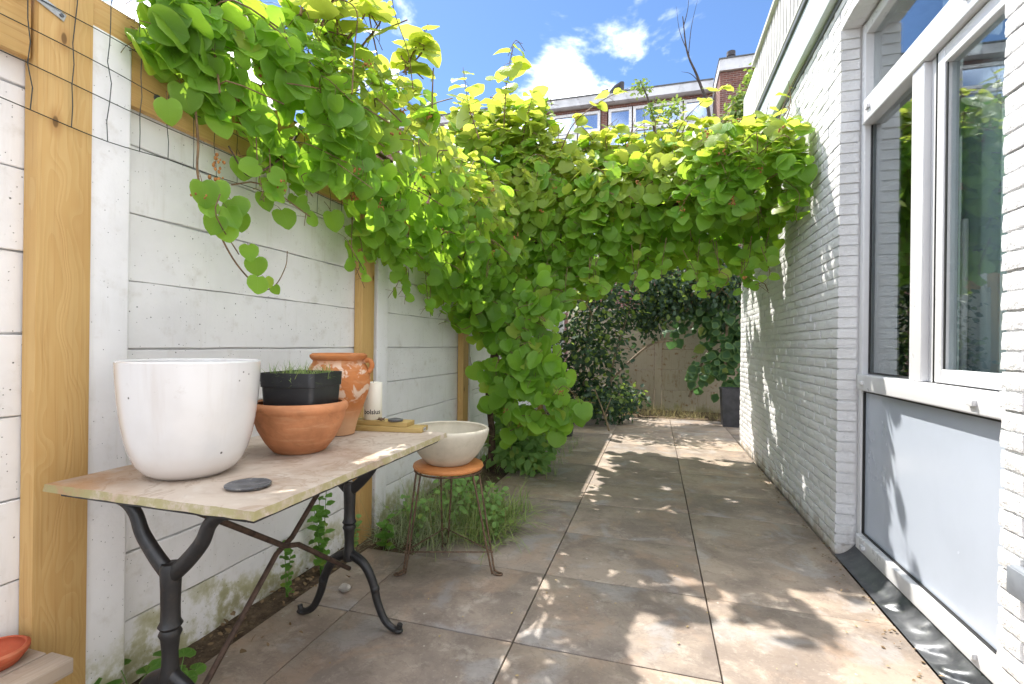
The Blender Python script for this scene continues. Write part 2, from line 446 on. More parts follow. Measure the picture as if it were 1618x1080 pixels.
def mk_leaf(name, dark, light, trans, backlit_tint=None, veins=True, rough=.42, tw=.5):
    """Leaf: pale veins and rim come from the leaf's own UV; each leaf has its own tint."""
    k = NT(name)
    rnd = k.m_('FRACT', k.m_('ADD', k.island(), k.m_('MULTIPLY', k.orand(), 3.7)))
    c = k.mix(rnd, dark, light)
    if veins: c = k.mix(k.m_('MULTIPLY', k.step(rnd, .93, .97), .6), c, (.33, .30, .05))
    t = k.mix(rnd, tuple(x * .75 for x in trans), tuple(min(1, x * 1.15) for x in trans))
    u = k.xyz(k.uv())
    if backlit_tint is not None:
        at = k.n('ShaderNodeAttribute', attribute_name='backlit_tint')
        c = k.mix(at.outputs['Fac'], c, backlit_tint[0]); t = k.mix(at.outputs['Fac'], t, backlit_tint[1])  # lime mixed into the leaf colour to look like sun shining through
    nrm = None
    if veins:
        s = k.m_('ABSOLUTE', k.m_('SUBTRACT', u[0], .5))
        vv = k.m_('FRACT', k.m_('SUBTRACT', k.m_('MULTIPLY', u[1], 6.), k.m_('MULTIPLY', s, 5.)))
        line = k.step(k.m_('ABSOLUTE', k.m_('SUBTRACT', vv, .5)), .07, .0)
        mid = k.step(s, .022, .0)
        vn = k.m_('MAXIMUM', k.m_('MULTIPLY', line, .55), mid)
        c = k.mix(k.m_('MULTIPLY', vn, .35), c, (.22, .34, .09))
        rim = k.n('ShaderNodeAttribute', attribute_name='rim')
        c = k.mix(k.m_('MULTIPLY', k.step(rim.outputs['Fac'], .6, 1.0), .45), c, (.26, .40, .10))
        nrm = k.bump(k.m_('SUBTRACT', k.noise(k.uv(), 9, 3), k.m_('MULTIPLY', vn, .6)), .0025, .6)
    blot = k.noise(k.uv(), 3.0, 3)
    c = k.mix(k.m_('MULTIPLY', k.step(blot, .5, .8), .25), c, tuple(x * .7 for x in dark))
    pb = k.n('ShaderNodeBsdfPrincipled')
    k.put(pb.inputs['Base Color'], c); pb.inputs['Roughness'].default_value = rough
    pb.inputs['Specular IOR Level'].default_value = .35
    if nrm is not None: k.put(pb.inputs['Normal'], nrm)
    tl = k.n('ShaderNodeBsdfTranslucent'); k.put(tl.inputs['Color'], t)
    ms = k.n('ShaderNodeMixShader'); ms.inputs[0].default_value = tw
    k.put(ms.inputs[1], pb.outputs[0]); k.put(ms.inputs[2], tl.outputs[0])
    k.t.links.new(ms.outputs[0], k.out.inputs[0])
    return k.m
MAT['kiwi_leaf'] = mk_leaf('kiwi_leaf', (.108, .245, .020), (.20, .385, .040), (.46, .75, .055),
                           ((.26, .34, .05), (.66, .74, .10)))
MAT['shrub_leaf'] = mk_leaf('dark_shrub_leaf', (.035, .07, .045), (.07, .12, .07), (.08, .16, .05), None, False, .55, .35)
MAT['climb_leaf'] = mk_leaf('climber_leaf', (.045, .11, .055), (.075, .16, .07), (.12, .28, .08), None, True, .5, .35)
MAT['tree_leaf'] = mk_leaf('tree_leaf', (.10, .17, .04), (.18, .25, .06), (.32, .45, .07), None, False, .5, .4)
MAT['mint_leaf'] = mk_leaf('mint_leaf', (.15, .29, .08), (.22, .39, .12), (.34, .58, .12), None, True, .55, .4)
MAT['seedling_leaf'] = mk_leaf('seedling_leaf', (.075, .20, .025), (.11, .27, .035), (.22, .45, .05), None, True, .5, .4)
MAT['blade'] = mk_leaf('grass_blade', (.12, .22, .05), (.36, .42, .15), (.32, .46, .12), None, False, .6, .3)
MAT['blade_grey'] = mk_leaf('lavender_blade', (.18, .24, .11), (.42, .46, .28), (.3, .38, .16), None, False, .7, .25)
MAT['dry_grass'] = mk_leaf('dry_grass', (.30, .27, .10), (.45, .38, .18), (.3, .25, .1), None, False, .7, .3)
MAT['litter'] = mk_leaf('fallen_leaf', (.16, .10, .05), (.30, .21, .12), (.1, .07, .03), None, False, .8, .15)

# ------------------------------------------------------------------ mesh helpers
class MB:
    def __init__(s): s.v = []; s.f = []; s.mi = []; s.cur = 0
    def face(s, *idx): s.f.append(tuple(idx)); s.mi.append(s.cur)
    def box(s, x0, x1, y0, y1, z0, z1):
        b = len(s.v)
        s.v += [(x0,y0,z0),(x1,y0,z0),(x1,y1,z0),(x0,y1,z0),(x0,y0,z1),(x1,y0,z1),(x1,y1,z1),(x0,y1,z1)]
        for q in ((3,2,1,0),(4,5,6,7),(0,1,5,4),(1,2,6,5),(2,3,7,6),(3,0,4,7)): s.face(*[b+i for i in q])
        return s
    def tube(s, pts, rad, n=8, cap=True, flat=None):
        pts = [Vector(p) for p in pts]
        if isinstance(rad, (int, float)): rad = [rad] * len(pts)
        T = []
        for i in range(len(pts)):
            a = pts[max(0, i-1)]; c = pts[min(len(pts)-1, i+1)]
            T.append((c - a).normalized() if (c-a).length > 1e-9 else Vector((0,0,1)))
        up = Vector((0,0,1)) if abs(T[0].z) < .9 else Vector((1,0,0))
        N = (up - T[0]*up.dot(T[0])).normalized()
        base = len(s.v)
        for i, p in enumerate(pts):
            N = N - T[i]*N.dot(T[i])
            N = N.normalized() if N.length > 1e-6 else T[i].orthogonal().normalized()
            B = T[i].cross(N)
            for j in range(n):
                a = 2*pi*j/n
                r = rad[i]
                s.v.append(tuple(p + N*(cos(a)*r) + B*(sin(a)*r*(flat or 1.0))))
        for i in range(len(pts)-1):
            for j in range(n):
                a = base+i*n+j; b = base+i*n+(j+1) % n
                s.face(a, b, b+n, a+n)
        if cap:
            s.face(*[base+j for j in reversed(range(n))])
            e = base+(len(pts)-1)*n
            s.face(*[e+j for j in range(n)])
        return s
    def lathe(s, prof, n=48, c=(0,0,0), close=False):
        base = len(s.v)
        for r, z in prof:
            for j in range(n):
                a = 2*pi*j/n
                s.v.append((c[0]+r*cos(a), c[1]+r*sin(a), c[2]+z))
        m = len(prof)
        for i in range(m-1 if not close else m):
            k2 = (i+1) % m
            for j in range(n):
                j2 = (j+1) % n
                s.face(base+i*n+j, base+i*n+j2, base+k2*n+j2, base+k2*n+j)
        if not close:
            if prof[0][0] > 1e-5: s.face(*[base+j for j in reversed(range(n))])
            if prof[-1][0] > 1e-5: s.face(*[base+(m-1)*n+j for j in range(n)])
        return s
    def sphere(s, c, r, n=8, m=5, sq=(1,1,1)):
        return s._sph(c, r, n, m, sq)
    def _sph(s, c, r, n, m, sq):
        base = len(s.v)
        for i in range(m+1):
            t = pi*i/m
            for j in range(n):
                a = 2*pi*j/n
                s.v.append((c[0]+r*sin(t)*cos(a)*sq[0], c[1]+r*sin(t)*sin(a)*sq[1], c[2]+r*cos(t)*sq[2]))
        for i in range(m):
            for j in range(n):
                j2 = (j+1) % n
                s.face(base+i*n+j, base+(i+1)*n+j, base+(i+1)*n+j2, base+i*n+j2)
        return s
    def mesh(s, name, mats, smooth=40, bevel=0., bseg=2, merge=False):
        me = bpy.data.meshes.new(name)
        me.from_pydata(s.v, [], s.f)
        if not isinstance(mats, (list, tuple)): mats = [mats]
        for m in mats: me.materials.append(MAT[m] if isinstance(m, str) else m)
        if len(mats) > 1: me.polygons.foreach_set('material_index', s.mi)
        if bevel or merge:
            bm = bmesh.new(); bm.from_mesh(me)
            if merge: bmesh.ops.remove_doubles(bm, verts=bm.verts, dist=1e-5)
            if bevel:
                bmesh.ops.bevel(bm, geom=[e for e in bm.edges if e.calc_face_angle(0) > .5], offset=bevel, segments=bseg, profile=.6, affect='EDGES')
            bm.to_mesh(me); bm.free()
        if smooth:
            me.polygons.foreach_set('use_smooth', [True]*len(me.polygons))
            me.set_sharp_from_angle(angle=radians(smooth))
        me.update()
        return me

def link(name, me, parent=None, loc=(0,0,0), rz=0.):
    o = bpy.data.objects.new(name, me)
    o.location = loc
    if rz: o.rotation_euler = (0, 0, rz)
    if parent is not None: o.parent = parent
    COL.objects.link(o)
    return o
def part(name, mb, mats, parent, loc=(0,0,0), **k):
    return link(name, mb.mesh(name, mats, **k), parent, loc)
def tag(o, label, cat, group=None, kind=None):
    o['label'] = label; o['category'] = cat
    if group: o['group'] = group
    if kind: o['kind'] = kind
    return o
def thing(name, label, cat, loc=(0,0,0), rz=0., group=None):
    o = bpy.data.objects.new(name, None)
    o.empty_display_size = .1
    o.location = loc; o.rotation_euler = (0, 0, rz)
    COL.objects.link(o)
    return tag(o, label, cat, group)
def jitter_mesh(me, amt, sc=8., seed=0.):
    for v in me.vertices:
        n = mnoise.noise_vector(v.co*sc + Vector((seed, seed*1.7, seed*.3)))
        v.co += n*amt
def spline(pts, n=8):
    """Catmull-Rom through the points."""
    P = [Vector(p) for p in pts]; P = [P[0]*2-P[1]] + P + [P[-1]*2-P[-2]]
    out = []
    for i in range(1, len(P)-2):
        for j in range(n):
            t = j/n; a, b, c, d = P[i-1], P[i], P[i+1], P[i+2]
            out.append(.5*((2*b)+(c-a)*t+(2*a-5*b+4*c-d)*t*t+(3*b-a-3*c+d)*t**3))
    out.append(P[-2]); return out
def lerp_r(a, b, n): return [a+(b-a)*i/(n-1) for i in range(n)]

# camera frame, only for choosing which repeats show largest in the photograph
FW = np.array([-sin(YAW), cos(YAW), 0.]); _r0 = np.array([cos(YAW), sin(YAW), 0.]); _u0 = np.array([0, 0, 1.])
RT = _r0*cos(ROLL) - _u0*sin(ROLL); UP = _u0*cos(ROLL) + _r0*sin(ROLL)
def project(P):
    v = np.asarray(P, float) - np.array([0, 0, CAMH]); d = v @ FW
    dd = np.where(np.abs(d) < 1e-3, 1e-3, d)
    return 809+768*(v @ RT)/dd, 544-768*(v @ UP)/dd, d

def scatter_mesh(name, tv, tf, uv, P, R, attrs=None, vattr=None, mats=None, fm=None, smooth=True):
    """ONE mesh of many small copies of a template (tv verts, tf faces): P (N,3) positions, R (N,3,3) frames incl. scale."""
    N, n = len(P), len(tv)
    V = (np.einsum('nij,vj->nvi', R, tv) + P[:, None, :]).reshape(-1, 3)
    loops = np.concatenate([np.array(f) for f in tf]); lens = np.array([len(f) for f in tf])
    L = (loops[None, :] + (np.arange(N)*n)[:, None]).reshape(-1)
    me = bpy.data.meshes.new(name)
    me.vertices.add(N*n); me.vertices.foreach_set('co', V.ravel())
    me.loops.add(len(L)); me.loops.foreach_set('vertex_index', L.astype(np.int32))
    ls = np.tile(lens, N); st = np.concatenate([[0], np.cumsum(ls)[:-1]])
    me.polygons.add(len(ls)); me.polygons.foreach_set('loop_start', st.astype(np.int32)); me.polygons.foreach_set('loop_total', ls.astype(np.int32))
    for m in (mats or []): me.materials.append(MAT[m])
    if fm is not None: me.polygons.foreach_set('material_index', np.tile(np.array(fm, dtype=np.int32), N))
    if uv is not None:
        ul = me.uv_layers.new(name='UVMap'); ul.data.foreach_set('uv', np.tile(uv[loops], (N, 1)).ravel())
    for k, a in (attrs or {}).items():
        at = me.attributes.new(k, 'FLOAT', 'POINT'); at.data.foreach_set('value', np.repeat(a, n).astype(np.float32))
    for k, a in (vattr or {}).items():
        at = me.attributes.new(k, 'FLOAT', 'POINT'); at.data.foreach_set('value', np.tile(a, N).astype(np.float32))
    me.update(calc_edges=True)
    me.polygons.foreach_set('use_smooth', np.full(len(ls), smooth))
    return me

# ------------------------------------------------------------------ ground
g = MB(); g.box(-150, 150, -80, 220, -.30, -.065)
go = link('ground', g.mesh('ground', 'soil')); go['kind'] = 'structure'
def soil_sheet(name, x0, x1, y0, y1, z, amp, res=.05):
    nx, ny = max(2, int((x1-x0)/res)), max(2, int((y1-y0)/res))
    m = MB()
    for j in range(ny+1):
        for i in range(nx+1):
            x = x0+(x1-x0)*i/nx; y = y0+(y1-y0)*j/ny
            h = amp*mnoise.fractal(Vector((x*6, y*6, 3.)), 1., 2., 4)
            m.v.append((x, y, z+h))
    for j in range(ny):
        for i in range(nx):
            a = j*(nx+1)+i; m.face(a, a+1, a+nx+2, a+nx+1)
    o = link(name, m.mesh(name, 'soil')); o['kind'] = 'structure'
    return o
soil_sheet('soil_bed', -1.78, -1.28, .2, 9.55, -.012, .014)
soil_sheet('back_soil', -1.27, 2.4, 8.45, 9.55, .0, .03)

# ------------------------------------------------------------------ paving
pav = bpy.data.objects.new('paving', None); COL.objects.link(pav); pav['kind'] = 'structure'
XJ = [-1.305, -.537, .247, 1.016]
ROWS = [-1.2, -.58, .04, .66, 1.27, 1.885, 2.495, 3.10, 3.72, 4.26, 4.90, 5.50, 6.10, 6.70, 7.30, 7.90, 8.46]
def tile(x0, x1, y0, y1, gap=.0027):
    w, l = x1-x0-2*gap, y1-y0-2*gap
    m = MB(); m.box(-w/2, w/2, -l/2, l/2, -.045, 0)
    me = m.mesh('tile', 'tile', bevel=.004, bseg=2)
    o = link('tile', me, pav, ((x0+x1)/2, (y0+y1)/2, random.uniform(-.0015, .0015)))
    o.rotation_euler = (random.uniform(-.0015, .0015), random.uniform(-.0015, .0015), random.uniform(-.001, .001))
for j in range(len(ROWS)-1):
    y0, y1 = ROWS[j], ROWS[j+1]
    tile(XJ[0], XJ[1], y0, y1); tile(XJ[1], XJ[2], y0, y1)
    if y1 < 2.5: tile(-1.60, XJ[0], y0, y1)
    if y0 > 6.6: tile(XJ[2], XJ[3], y0, y1); tile(XJ[3], 1.80, y0, y1); tile(1.80, 2.58, y0, y1)
for y0, y1 in ((-1.2, .04), (.04, 1.27), (1.27, 2.495), (2.495, 3.72), (3.72, 4.26), (4.26, 4.9), (4.9, 5.5), (5.5, 6.1), (6.1, 6.7)):
    tile(XJ[2], 1.012, y0, y1)

# ------------------------------------------------------------------ white concrete fence
fence = thing('concrete_fence', 'white painted concrete panel fence running along the left side of the yard', 'fence', (-1.78, 0, 0))
COLY = [-.50, 1.145, 2.80, 4.43, 6.06, 7.69, 9.32]
def local(m, root):
    off = Vector(root.location)
    m.v = [tuple(Vector(v)-off) for v in m.v]; return m
for i in range(len(COLY)-1):
    y0, y1 = COLY[i]+.062, COLY[i+1]-.062
    dz = .045 if i == 0 else 0.
    for kz in range(9):
        z0 = kz*.2365-.012+dz
        z1 = z0+.2365-.0025-random.uniform(.0005, .0035)
        if kz == 8: z1 = max(z1, 2.12)
        m = MB(); xo = random.uniform(-.004, .003)
        # long cast board, subdivided a little so its arris is not dead straight
        N = 14; f0 = -1.752+xo
        tilt = random.uniform(-.0015, .0015)
        for q in range(N+1):
            y = y0+(y1-y0)*q/N
            w = [random.uniform(-.0022, .0022) for _ in range(4)]
            m.v += [(-1.80, y, z0), (f0, y, z0+w[0]+.0008), (f0, y, z1+w[1]+tilt*q/N), (-1.80, y, z1)]
        for q in range(N):
            a = q*4
            for e in range(4):
                e2 = (e+1) % 4; m.face(a+e, a+4+e, a+4+e2, a+e2)
        m.face(0, 1, 2, 3); m.face(*[N*4+e for e in (3, 2, 1, 0)])
        m.box(-1.798, -1.772, y0+.001, y1-.001, z0-.014, z0+.006)
        part('panel', local(m, fence), 'fence_white', fence, smooth=30, bevel=.0022, bseg=1)
for y in COLY:
    m = MB(); m.box(-1.83, -1.702, y-.064, y+.064, -.2, 2.19)
    part('post', local(m, fence), 'fence_white', fence, bevel=.010, bseg=3)

# ------------------------------------------------------------------ timber frame on the fence
tf = thing('timber_frame', 'orange-brown timber posts and top rail fixed along the white concrete fence', 'timber frame', (-1.72, 0, 0))
for y in (.943, 2.552, 4.17, 5.86, 7.40):
    m = MB(); m.box(-.028, .028, 0, .140 if y < 2 else .128, -.02, 2.62)
    part('post', m, 'timber_z', tf, (0.0, y, 0), bevel=.003)
for y0, y1 in ((-1.4, .936), (1.090, 2.545), (2.71, 4.163), (4.33, 5.85), (6.02, 7.39), (7.56, 9.3)):
    m = MB(); m.box(-.021, .010, 0, y1-y0, 0, .292)
    part('rail', m, 'timber_y', tf, (0, y0, 1.996), bevel=.003)
m = MB(); m.box(.030, .033, -.055, .055, -.012, .012)
br = part('bracket', m, 'zinc', tf, (.000, .952, 2.165), bevel=.001); br.rotation_euler = (radians(-16), 0, 0)
for yy in (-.045, .045):
    m = MB(); m.tube([(.033, yy, 0), (.0355, yy, 0)], .0055, 10)
    part('screw', m, 'gutter', br)
m = MB(); m.tube([(.010, 1.30, 2.06), (.014, 1.30, 2.06)], .013, 12); part('bolt', m, 'gutter', tf)

# wire netting hung on the timber
net = thing('wire_netting', 'dark green wire netting stretched across the timber rail', 'netting', (-1.684, 1.0, 1.855))
def wob(y, z, a=.006):
    n = mnoise.noise_vector(Vector((y*3.1, z*5.3, 2.2)))
    return n.y*a, n.z*a
NY = [.02+.1*i for i in range(38)]
NZ = [1.853, 1.965, 2.063, 2.168, 2.27]
for z in NZ:
    pts = []
    for y in [.02+.05*i for i in range(75)]:
        a, b = wob(y, z, .014)
        pts.append((0, y-1.0, z-1.855+b+(.012*sin(y*4.2) if z < 1.9 else 0)))
    m = MB(); m.tube(pts, .0016, 4); part('wire', m, 'wire_green', net)
for y in NY:
    off = random.uniform(-.016, .016); pts = []
    ztop = 2.40
    for q in range(10):
        zb_ = 1.853+wob(y, 1.853, .014)[1]+.012*sin(y*4.2)
        z = zb_+(ztop-zb_)*q/9
        a, b = wob(y*2, z*2, .018); a *= min(1, q/2)
        pts.append((.003, y-1.0+a+off*(q/9), z-1.855))
    m = MB(); m.tube(pts, .0016, 4); part('wire', m, 'wire_green', net)

# ------------------------------------------------------------------ concrete wall across the end of the yard
bw = thing('concrete_wall', 'stained grey concrete panel wall closing the far end of the yard', 'wall', (.4, 9.62, 0))
for cx in (-1.6, .06, 1.55, 2.6):
    m = MB(); m.box(cx-.065-.4, cx+.065-.4, -.05, .06, -.2, 2.0); part('post', m, 'back_concrete', bw, bevel=.008)
for x0, x1 in ((-1.53, -.01), (.13, 1.48), (1.62, 2.53)):
    for kz in range(5):
        m = MB(); m.box(x0-.4, x1-.4, random.uniform(-.012, -.006), .03, kz*.385-.01, kz*.385+.37)
        part('panel', m, 'back_concrete', bw, bevel=.004, bseg=1)

# ------------------------------------------------------------------ brick house on the right
house = thing('brick_house', 'white painted brick house wall with glazed door unit on the right', 'house', (1.02, 0, 0))
HX = 1.02
def hp(name, m, mat, parent=house, **k):
    return part(name, local(m, house), mat, parent, **k)
ZTOP = 3.25; Y_OPEN0, Y_OPEN1, Z_LINT, Y_END = 1.862, 3.262, 3.061, 6.66
m = MB()
m.box(HX+.011, HX+.30, Y_OPEN1+.008, Y_END-.006, -.1, 4.3)
m.box(HX+.011, HX+.30, -3.0, Y_OPEN0-.008, -.1, 4.3)
m.box(HX+.011, HX+.30, Y_OPEN0-.008, Y_OPEN1+.008, Z_LINT+.008, 4.3)
m.box(HX+.301, 7.0, Y_END-.30, Y_END-.006, -.1, 4.3); m.box(HX+.301, 7.0, -3.0, Y_END-.301, 3.42, 3.60)
hp('wall', m, 'brick_white', smooth=0)
# bricks: four worn shapes shared by all full-length bricks
BL, BH, BD, JT = .200, .0510, .10, .0105
def brick_mesh(L, seed):
    r = random.Random(seed)
    nu, nv = 6, 3
    m = MB()
    for j in range(nv+1):
        for i in range(nu+1):
            y = -L/2+L*i/nu; z = -BH/2+BH*j/nv
            ed = (i in (0, nu)) or (j in (0, nv))
            n = mnoise.noise(Vector((y*22+seed*3.1, z*40, seed)))
            x = (.0032 if ed else 0.)+n*.0026
            if ed:
                y += r.uniform(-.0022, .0022); z += r.uniform(-.0022, .0022)
            m.v.append((x, y, z))
    for j in range(nv):
        for i in range(nu):
            a = j*(nu+1)+i; m.face(a, a+nu+1, a+nu+2, a+1)
    # sides back into the wall
    ring = [i for i in range(nu+1)]+[(j+1)*(nu+1)-1 for j in range(1, nv+1)]+[nv*(nu+1)+i for i in reversed(range(nu))]+[j*(nu+1) for j in reversed(range(1, nv))]
    b = len(m.v)
    for q in ring: m.v.append((BD, m.v[q][1], m.v[q][2]))
    for q in range(len(ring)):
        q2 = (q+1) % len(ring); m.face(ring[q], ring[q2], b+q2, b+q)
    return m
BV = {}
for nm, L in (('full', BL), ('half', .0965)):
    BV[nm] = [brick_mesh(L, s+(40 if nm == 'half' else 0)) for s in range(7 if nm == 'full' else 4)]
BMESH = {nm: [b.mesh('brick', 'brick_white', smooth=50) for b in BV[nm]] for nm in BV}
spots = []
PITCH = BL+JT
def course(y_from, y_to, z, odd, anchor_start):
    """bricks between y_from and y_to, laid from the anchored end"""
    out = []; d = y_to-y_from
    pos = 0.; first = True
    while pos < d-.02:
        L = (.0965 if (odd and first) else BL); first = False
        if pos+L > d+.002:
            L = .0965 if d-pos > .09 else 0
            if L == 0: break
        c = pos+L/2
        y = y_from+c if anchor_start else y_to-c
        out.append((y, z, 'full' if L > .15 else 'half'))
        pos += L+JT
    return out
for r in range(55):
    z = .028+r*.060
    if z > ZTOP+.03: break
    odd = r % 2 == 1
    if z < Z_LINT-.02:
        spots += course(Y_OPEN1, Y_END, z, odd, True)
        spots += course(-.5, Y_OPEN0, z, odd, False)
    else:
        spots += course(-.5, Y_END, z, odd, True)
bx = np.array([(HX, y, z) for y, z, _ in spots])
px, py, pd = project(bx)
BRICKS = dict(spots=spots, px=px, py=py, pd=pd)     # the bricks are placed once the vine is known (see below)

# eaves: pale fascia, dark gutter lip, slatted parapet
m = MB(); m.box(.968, HX+.02, -3, Y_END+.10, 3.262, 3.555); hp('fascia', m, 'fascia', bevel=.004)
m = MB(); m.box(1.012, HX+.03, -3, Y_END+.06, 3.22, 3.258); hp('drip_batten', m, 'gutter')
m = MB(); m.box(.950, HX+.02, -3, Y_END+.12, 3.558, 3.600); hp('gutter', m, 'gutter', bevel=.006)
m = MB(); m.box(.946, .960, -3, Y_END+.12, 3.603, 3.622); hp('gutter_lip', m, 'zinc_cap', bevel=.003)
m = MB(); m.box(1.060, 1.10, -3, 5.86, 3.60, 4.29); hp('parapet_backing', m, 'gutter')
m = MB(); m.box(.985, 1.11, -3, 5.885, 4.292, 4.335); hp('parapet_cap', m, 'zinc_cap', bevel=.006)
sl = MB(); sl.box(-.012, .012, -.036, .036, 0, .66)
slm = sl.mesh('slat', 'slat', bevel=.002, bseg=1)
for i in range(60):
    y = 5.80-i*.112
    link('slat', slm, house, (1.030-HX, y, 3.628))

# door and window unit in the opening
def frame_box(name, x0, x1, y0, y1, z0, z1, mat='upvc', parent=house, bevel=.005):
    m = MB(); m.box(x0, x1, y0, y1, z0, z1)
    return hp(name, m, mat, parent, bevel=bevel, bseg=3)
door = frame_box('window_frame', 1.128, 1.20, 3.212, 3.258, .055, 3.055)   # far jamb, carries the rest of the unit
def dp(name, *a, **k): return frame_box(name, *a, parent=door, **k)
dp('jamb', 1.128, 1.20, 1.75, 1.80, .055, 3.055)
dp('head_rail', 1.130, 1.20, 1.802, 3.210, 2.99, 3.053)
dp('transom', 1.112, 1.20, 1.802, 3.2095, 2.467, 2.600, bevel=.008)
dp('mid_rail', 1.104, 1.20, 1.802, 3.2095, .967, 1.056, bevel=.008)
dp('bottom_rail', 1.106, 1.20, 1.802, 3.2095, .072, .152, bevel=.008)
dp('mullion', 1.122, 1.20, 2.560, 2.664, 1.058, 2.465)
dp('sash_stile', 1.140, 1.195, 2.440, 2.492, 1.062, 2.460)
dp('frame_rebate', 1.150, 1.20, 2.494, 2.558, 1.058, 2.465)
dp('sash_rail', 1.140, 1.195, 1.804, 2.438, 1.062, 1.118)
dp('sash_rail', 1.140, 1.195, 1.804, 2.438, 2.390, 2.460)
for y0, y1, z0, z1 in ((2.666, 3.208, 1.060, 2.463),):
    dp('glazing_seal', 1.158, 1.166, y1-.010, y1, z0, z1, mat='seal', bevel=0); dp('glazing_seal', 1.158, 1.166, y0, y0+.008, z0, z1, mat='seal', bevel=0)
    dp('glazing_seal', 1.158, 1.166, y0+.009, y1-.011, z0, z0+.008, mat='seal', bevel=0)
dp('glazing_seal', 1.146, 1.150, 2.428, 2.438, 1.12, 2.388, mat='seal', bevel=0)
dp('glazing_seal', 1.138, 1.148, 2.493, 2.499, 1.06, 2.462, mat='seal', bevel=0)
dp('glazing_seal', 1.136, 1.146, 1.804, 3.205, .954, .964, mat='seal', bevel=0)
dp('glazing_seal', 1.136, 1.148, 3.203, 3.210, .155, .953, mat='seal', bevel=0)
dp('glazing_seal', 1.136, 1.146, 1.804, 3.200, .154, .160, mat='seal', bevel=0)
def pane(y0, y1, z0, z1, x):
    m = MB(); m.box(x, x+.004, y0, y1, z0, z1); return hp('pane', m, 'glass', door, smooth=0)
pane(2.664, 3.212, 1.056, 2.467, 1.170)
pane(1.802, 3.212, 2.60, 2.99, 1.170)
pane(1.802, 2.440, 1.118, 2.39, 1.166)
dp('panel', 1.148, 1.175, 1.802, 3.203, .160, .954, mat='panel', bevel=0)
# drain caps
for y, z, x in ((3.14, 1.012, 1.104), (2.155, 1.010, 1.104), (3.12, 2.535, 1.112), (2.22, 2.53, 1.112), (3.10, .112, 1.106), (2.14, .112, 1.106)):
    m = MB(); m.box(x-.012, x+.001, y-.022, y+.022, z-.011, z+.011)
    m.box(x-.016, x-.0125, y-.022, y-.012, z-.011, z+.009)
    hp('drain_cap', m, 'upvc', door, bevel=.003)
# room behind the glass
m = MB()
m.box(4.0, 4.1, -.5, 5.5, -.1, 3.3); m.box(1.34, 4.0, -.6, -.5, -.1, 3.3); m.box(1.34, 4.0, 5.5, 5.6, -.1, 3.3)
m.box(1.34, 4.0, -.5, 5.5, 3.2, 3.3); m.box(1.34, 4.0, -.5, 5.5, -.12, -.02)
hp('room', m, 'dark_room', smooth=0)
m = MB()
nb = 60
for i in range(nb+1):
    y = 1.2+1.55*i/nb
    m.v += [(1.27+.010*sin(i*1.3), y, .1), (1.27+.010*sin(i*1.3), y, 2.95)]
for i in range(nb): m.face(2*i, 2*i+2, 2*i+3, 2*i+1)
hp('curtain', m, 'blind', smooth=60)
m = MB(); m.tube([(1.245, 2.50, .1), (1.245, 2.50, 1.75)], .013, 12); hp('curtain_pole', m, 'upvc')
# lead apron along the threshold, dented
m = MB(); nyl, nxl = 150, 14
for j in range(nyl+1):
    y = 1.30+(3.252-1.30)*j/nyl
    am = min(1., max(0., (2.72-y)/.35))*.5+.5*min(1., max(0., (2.9-y)/.2))
    for i in range(nxl+1):
        t = i/nxl
        x = 1.014+.110*t; z = .004+.074*(t**2.2)
        w = sin(y*38+4*mnoise.noise(Vector((y*3, 0, 0)))+2.2*t); w = math.copysign(abs(w)**.6, w)*(.35+.65*mnoise.noise(Vector((y*7, t*1.5, 3.))))*.75
        d = am*.055*w*sin(pi*min(1, t*1.05))
        x -= d*.9; z += abs(d)*.5*(1-t)+d*.3
        m.v.append((x, y, max(.002, z)))
for j in range(nyl):
    for i in range(nxl):
        a = j*(nxl+1)+i; m.face(a, a+1, a+nxl+2, a+nxl+1)
hp('lead_apron', m, 'lead', smooth=80)
m = MB(); m.box(1.126, 1.21, 1.2, 3.25, -.05, .070); hp('threshold', m, 'gutter')

sock = thing('wall_fitting', 'small grey rounded box fixed to the near white brick pier at the right edge', 'wall fitting', (1.016, 1.715, .54))
m = MB(); m.box(-.028, .002, -.045, .045, -.045, .045); part('housing', m, 'grey_box', sock, bevel=.012, bseg=3)
m = MB(); m.box(-.034, -.0285, -.040, .040, -.038, .040); part('lid', m, 'grey_box', sock, bevel=.003)

# ------------------------------------------------------------------ marble topped table
tb = thing('bistro_table', 'cast iron table with weathered marble top standing against the white fence', 'table', (-1.255, 1.48, 0))
m = MB(); nx, ny = 24, 36
x0, x1, y0, y1, zt, zb = -1.625, -.900, .927, 2.035, .800, .776
def topv(i, j, top):
    x = x0+(x1-x0)*i/nx; y = y0+(y1-y0)*j/ny
    e = (i in (0, nx)) or (j in (0, ny))
    if e:
        n = mnoise.noise_vector(Vector((x*26, y*26, 1. if top else 4.)))
        x += n.x*.0035-(0.004*(1 if i == nx else -1 if i == 0 else 0) if top else 0)
        y += n.y*.0035-(0.004*(1 if j == ny else -1 if j == 0 else 0) if top else 0)
        z = (zt-.003+n.z*.001) if top else zb+n.z*.002
    else: z = zt if top else zb
    return (x, y, z)
for top in (1, 0):
    for j in range(ny+1):
        for i in range(nx+1): m.v.append(topv(i, j, top))
K = (nx+1)*(ny+1)
for j in range(ny):
    for i in range(nx):
        a = j*(nx+1)+i; m.face(a, a+1, a+nx+2, a+nx+1); b = K+a; m.face(b, b+nx+1, b+nx+2, b+1)
bord = [i for i in range(nx+1)]+[(j+1)*(nx+1)-1 for j in range(1, ny+1)]+[ny*(nx+1)+i for i in reversed(range(nx))]+[j*(nx+1) for j in reversed(range(1, ny))]
for q in range(len(bord)):
    a, b = bord[q], bord[(q+1) % len(bord)]; m.face(a, K+a, K+b, b)
part('tabletop', local(m, tb), 'marble', tb, smooth=50)
m = MB()
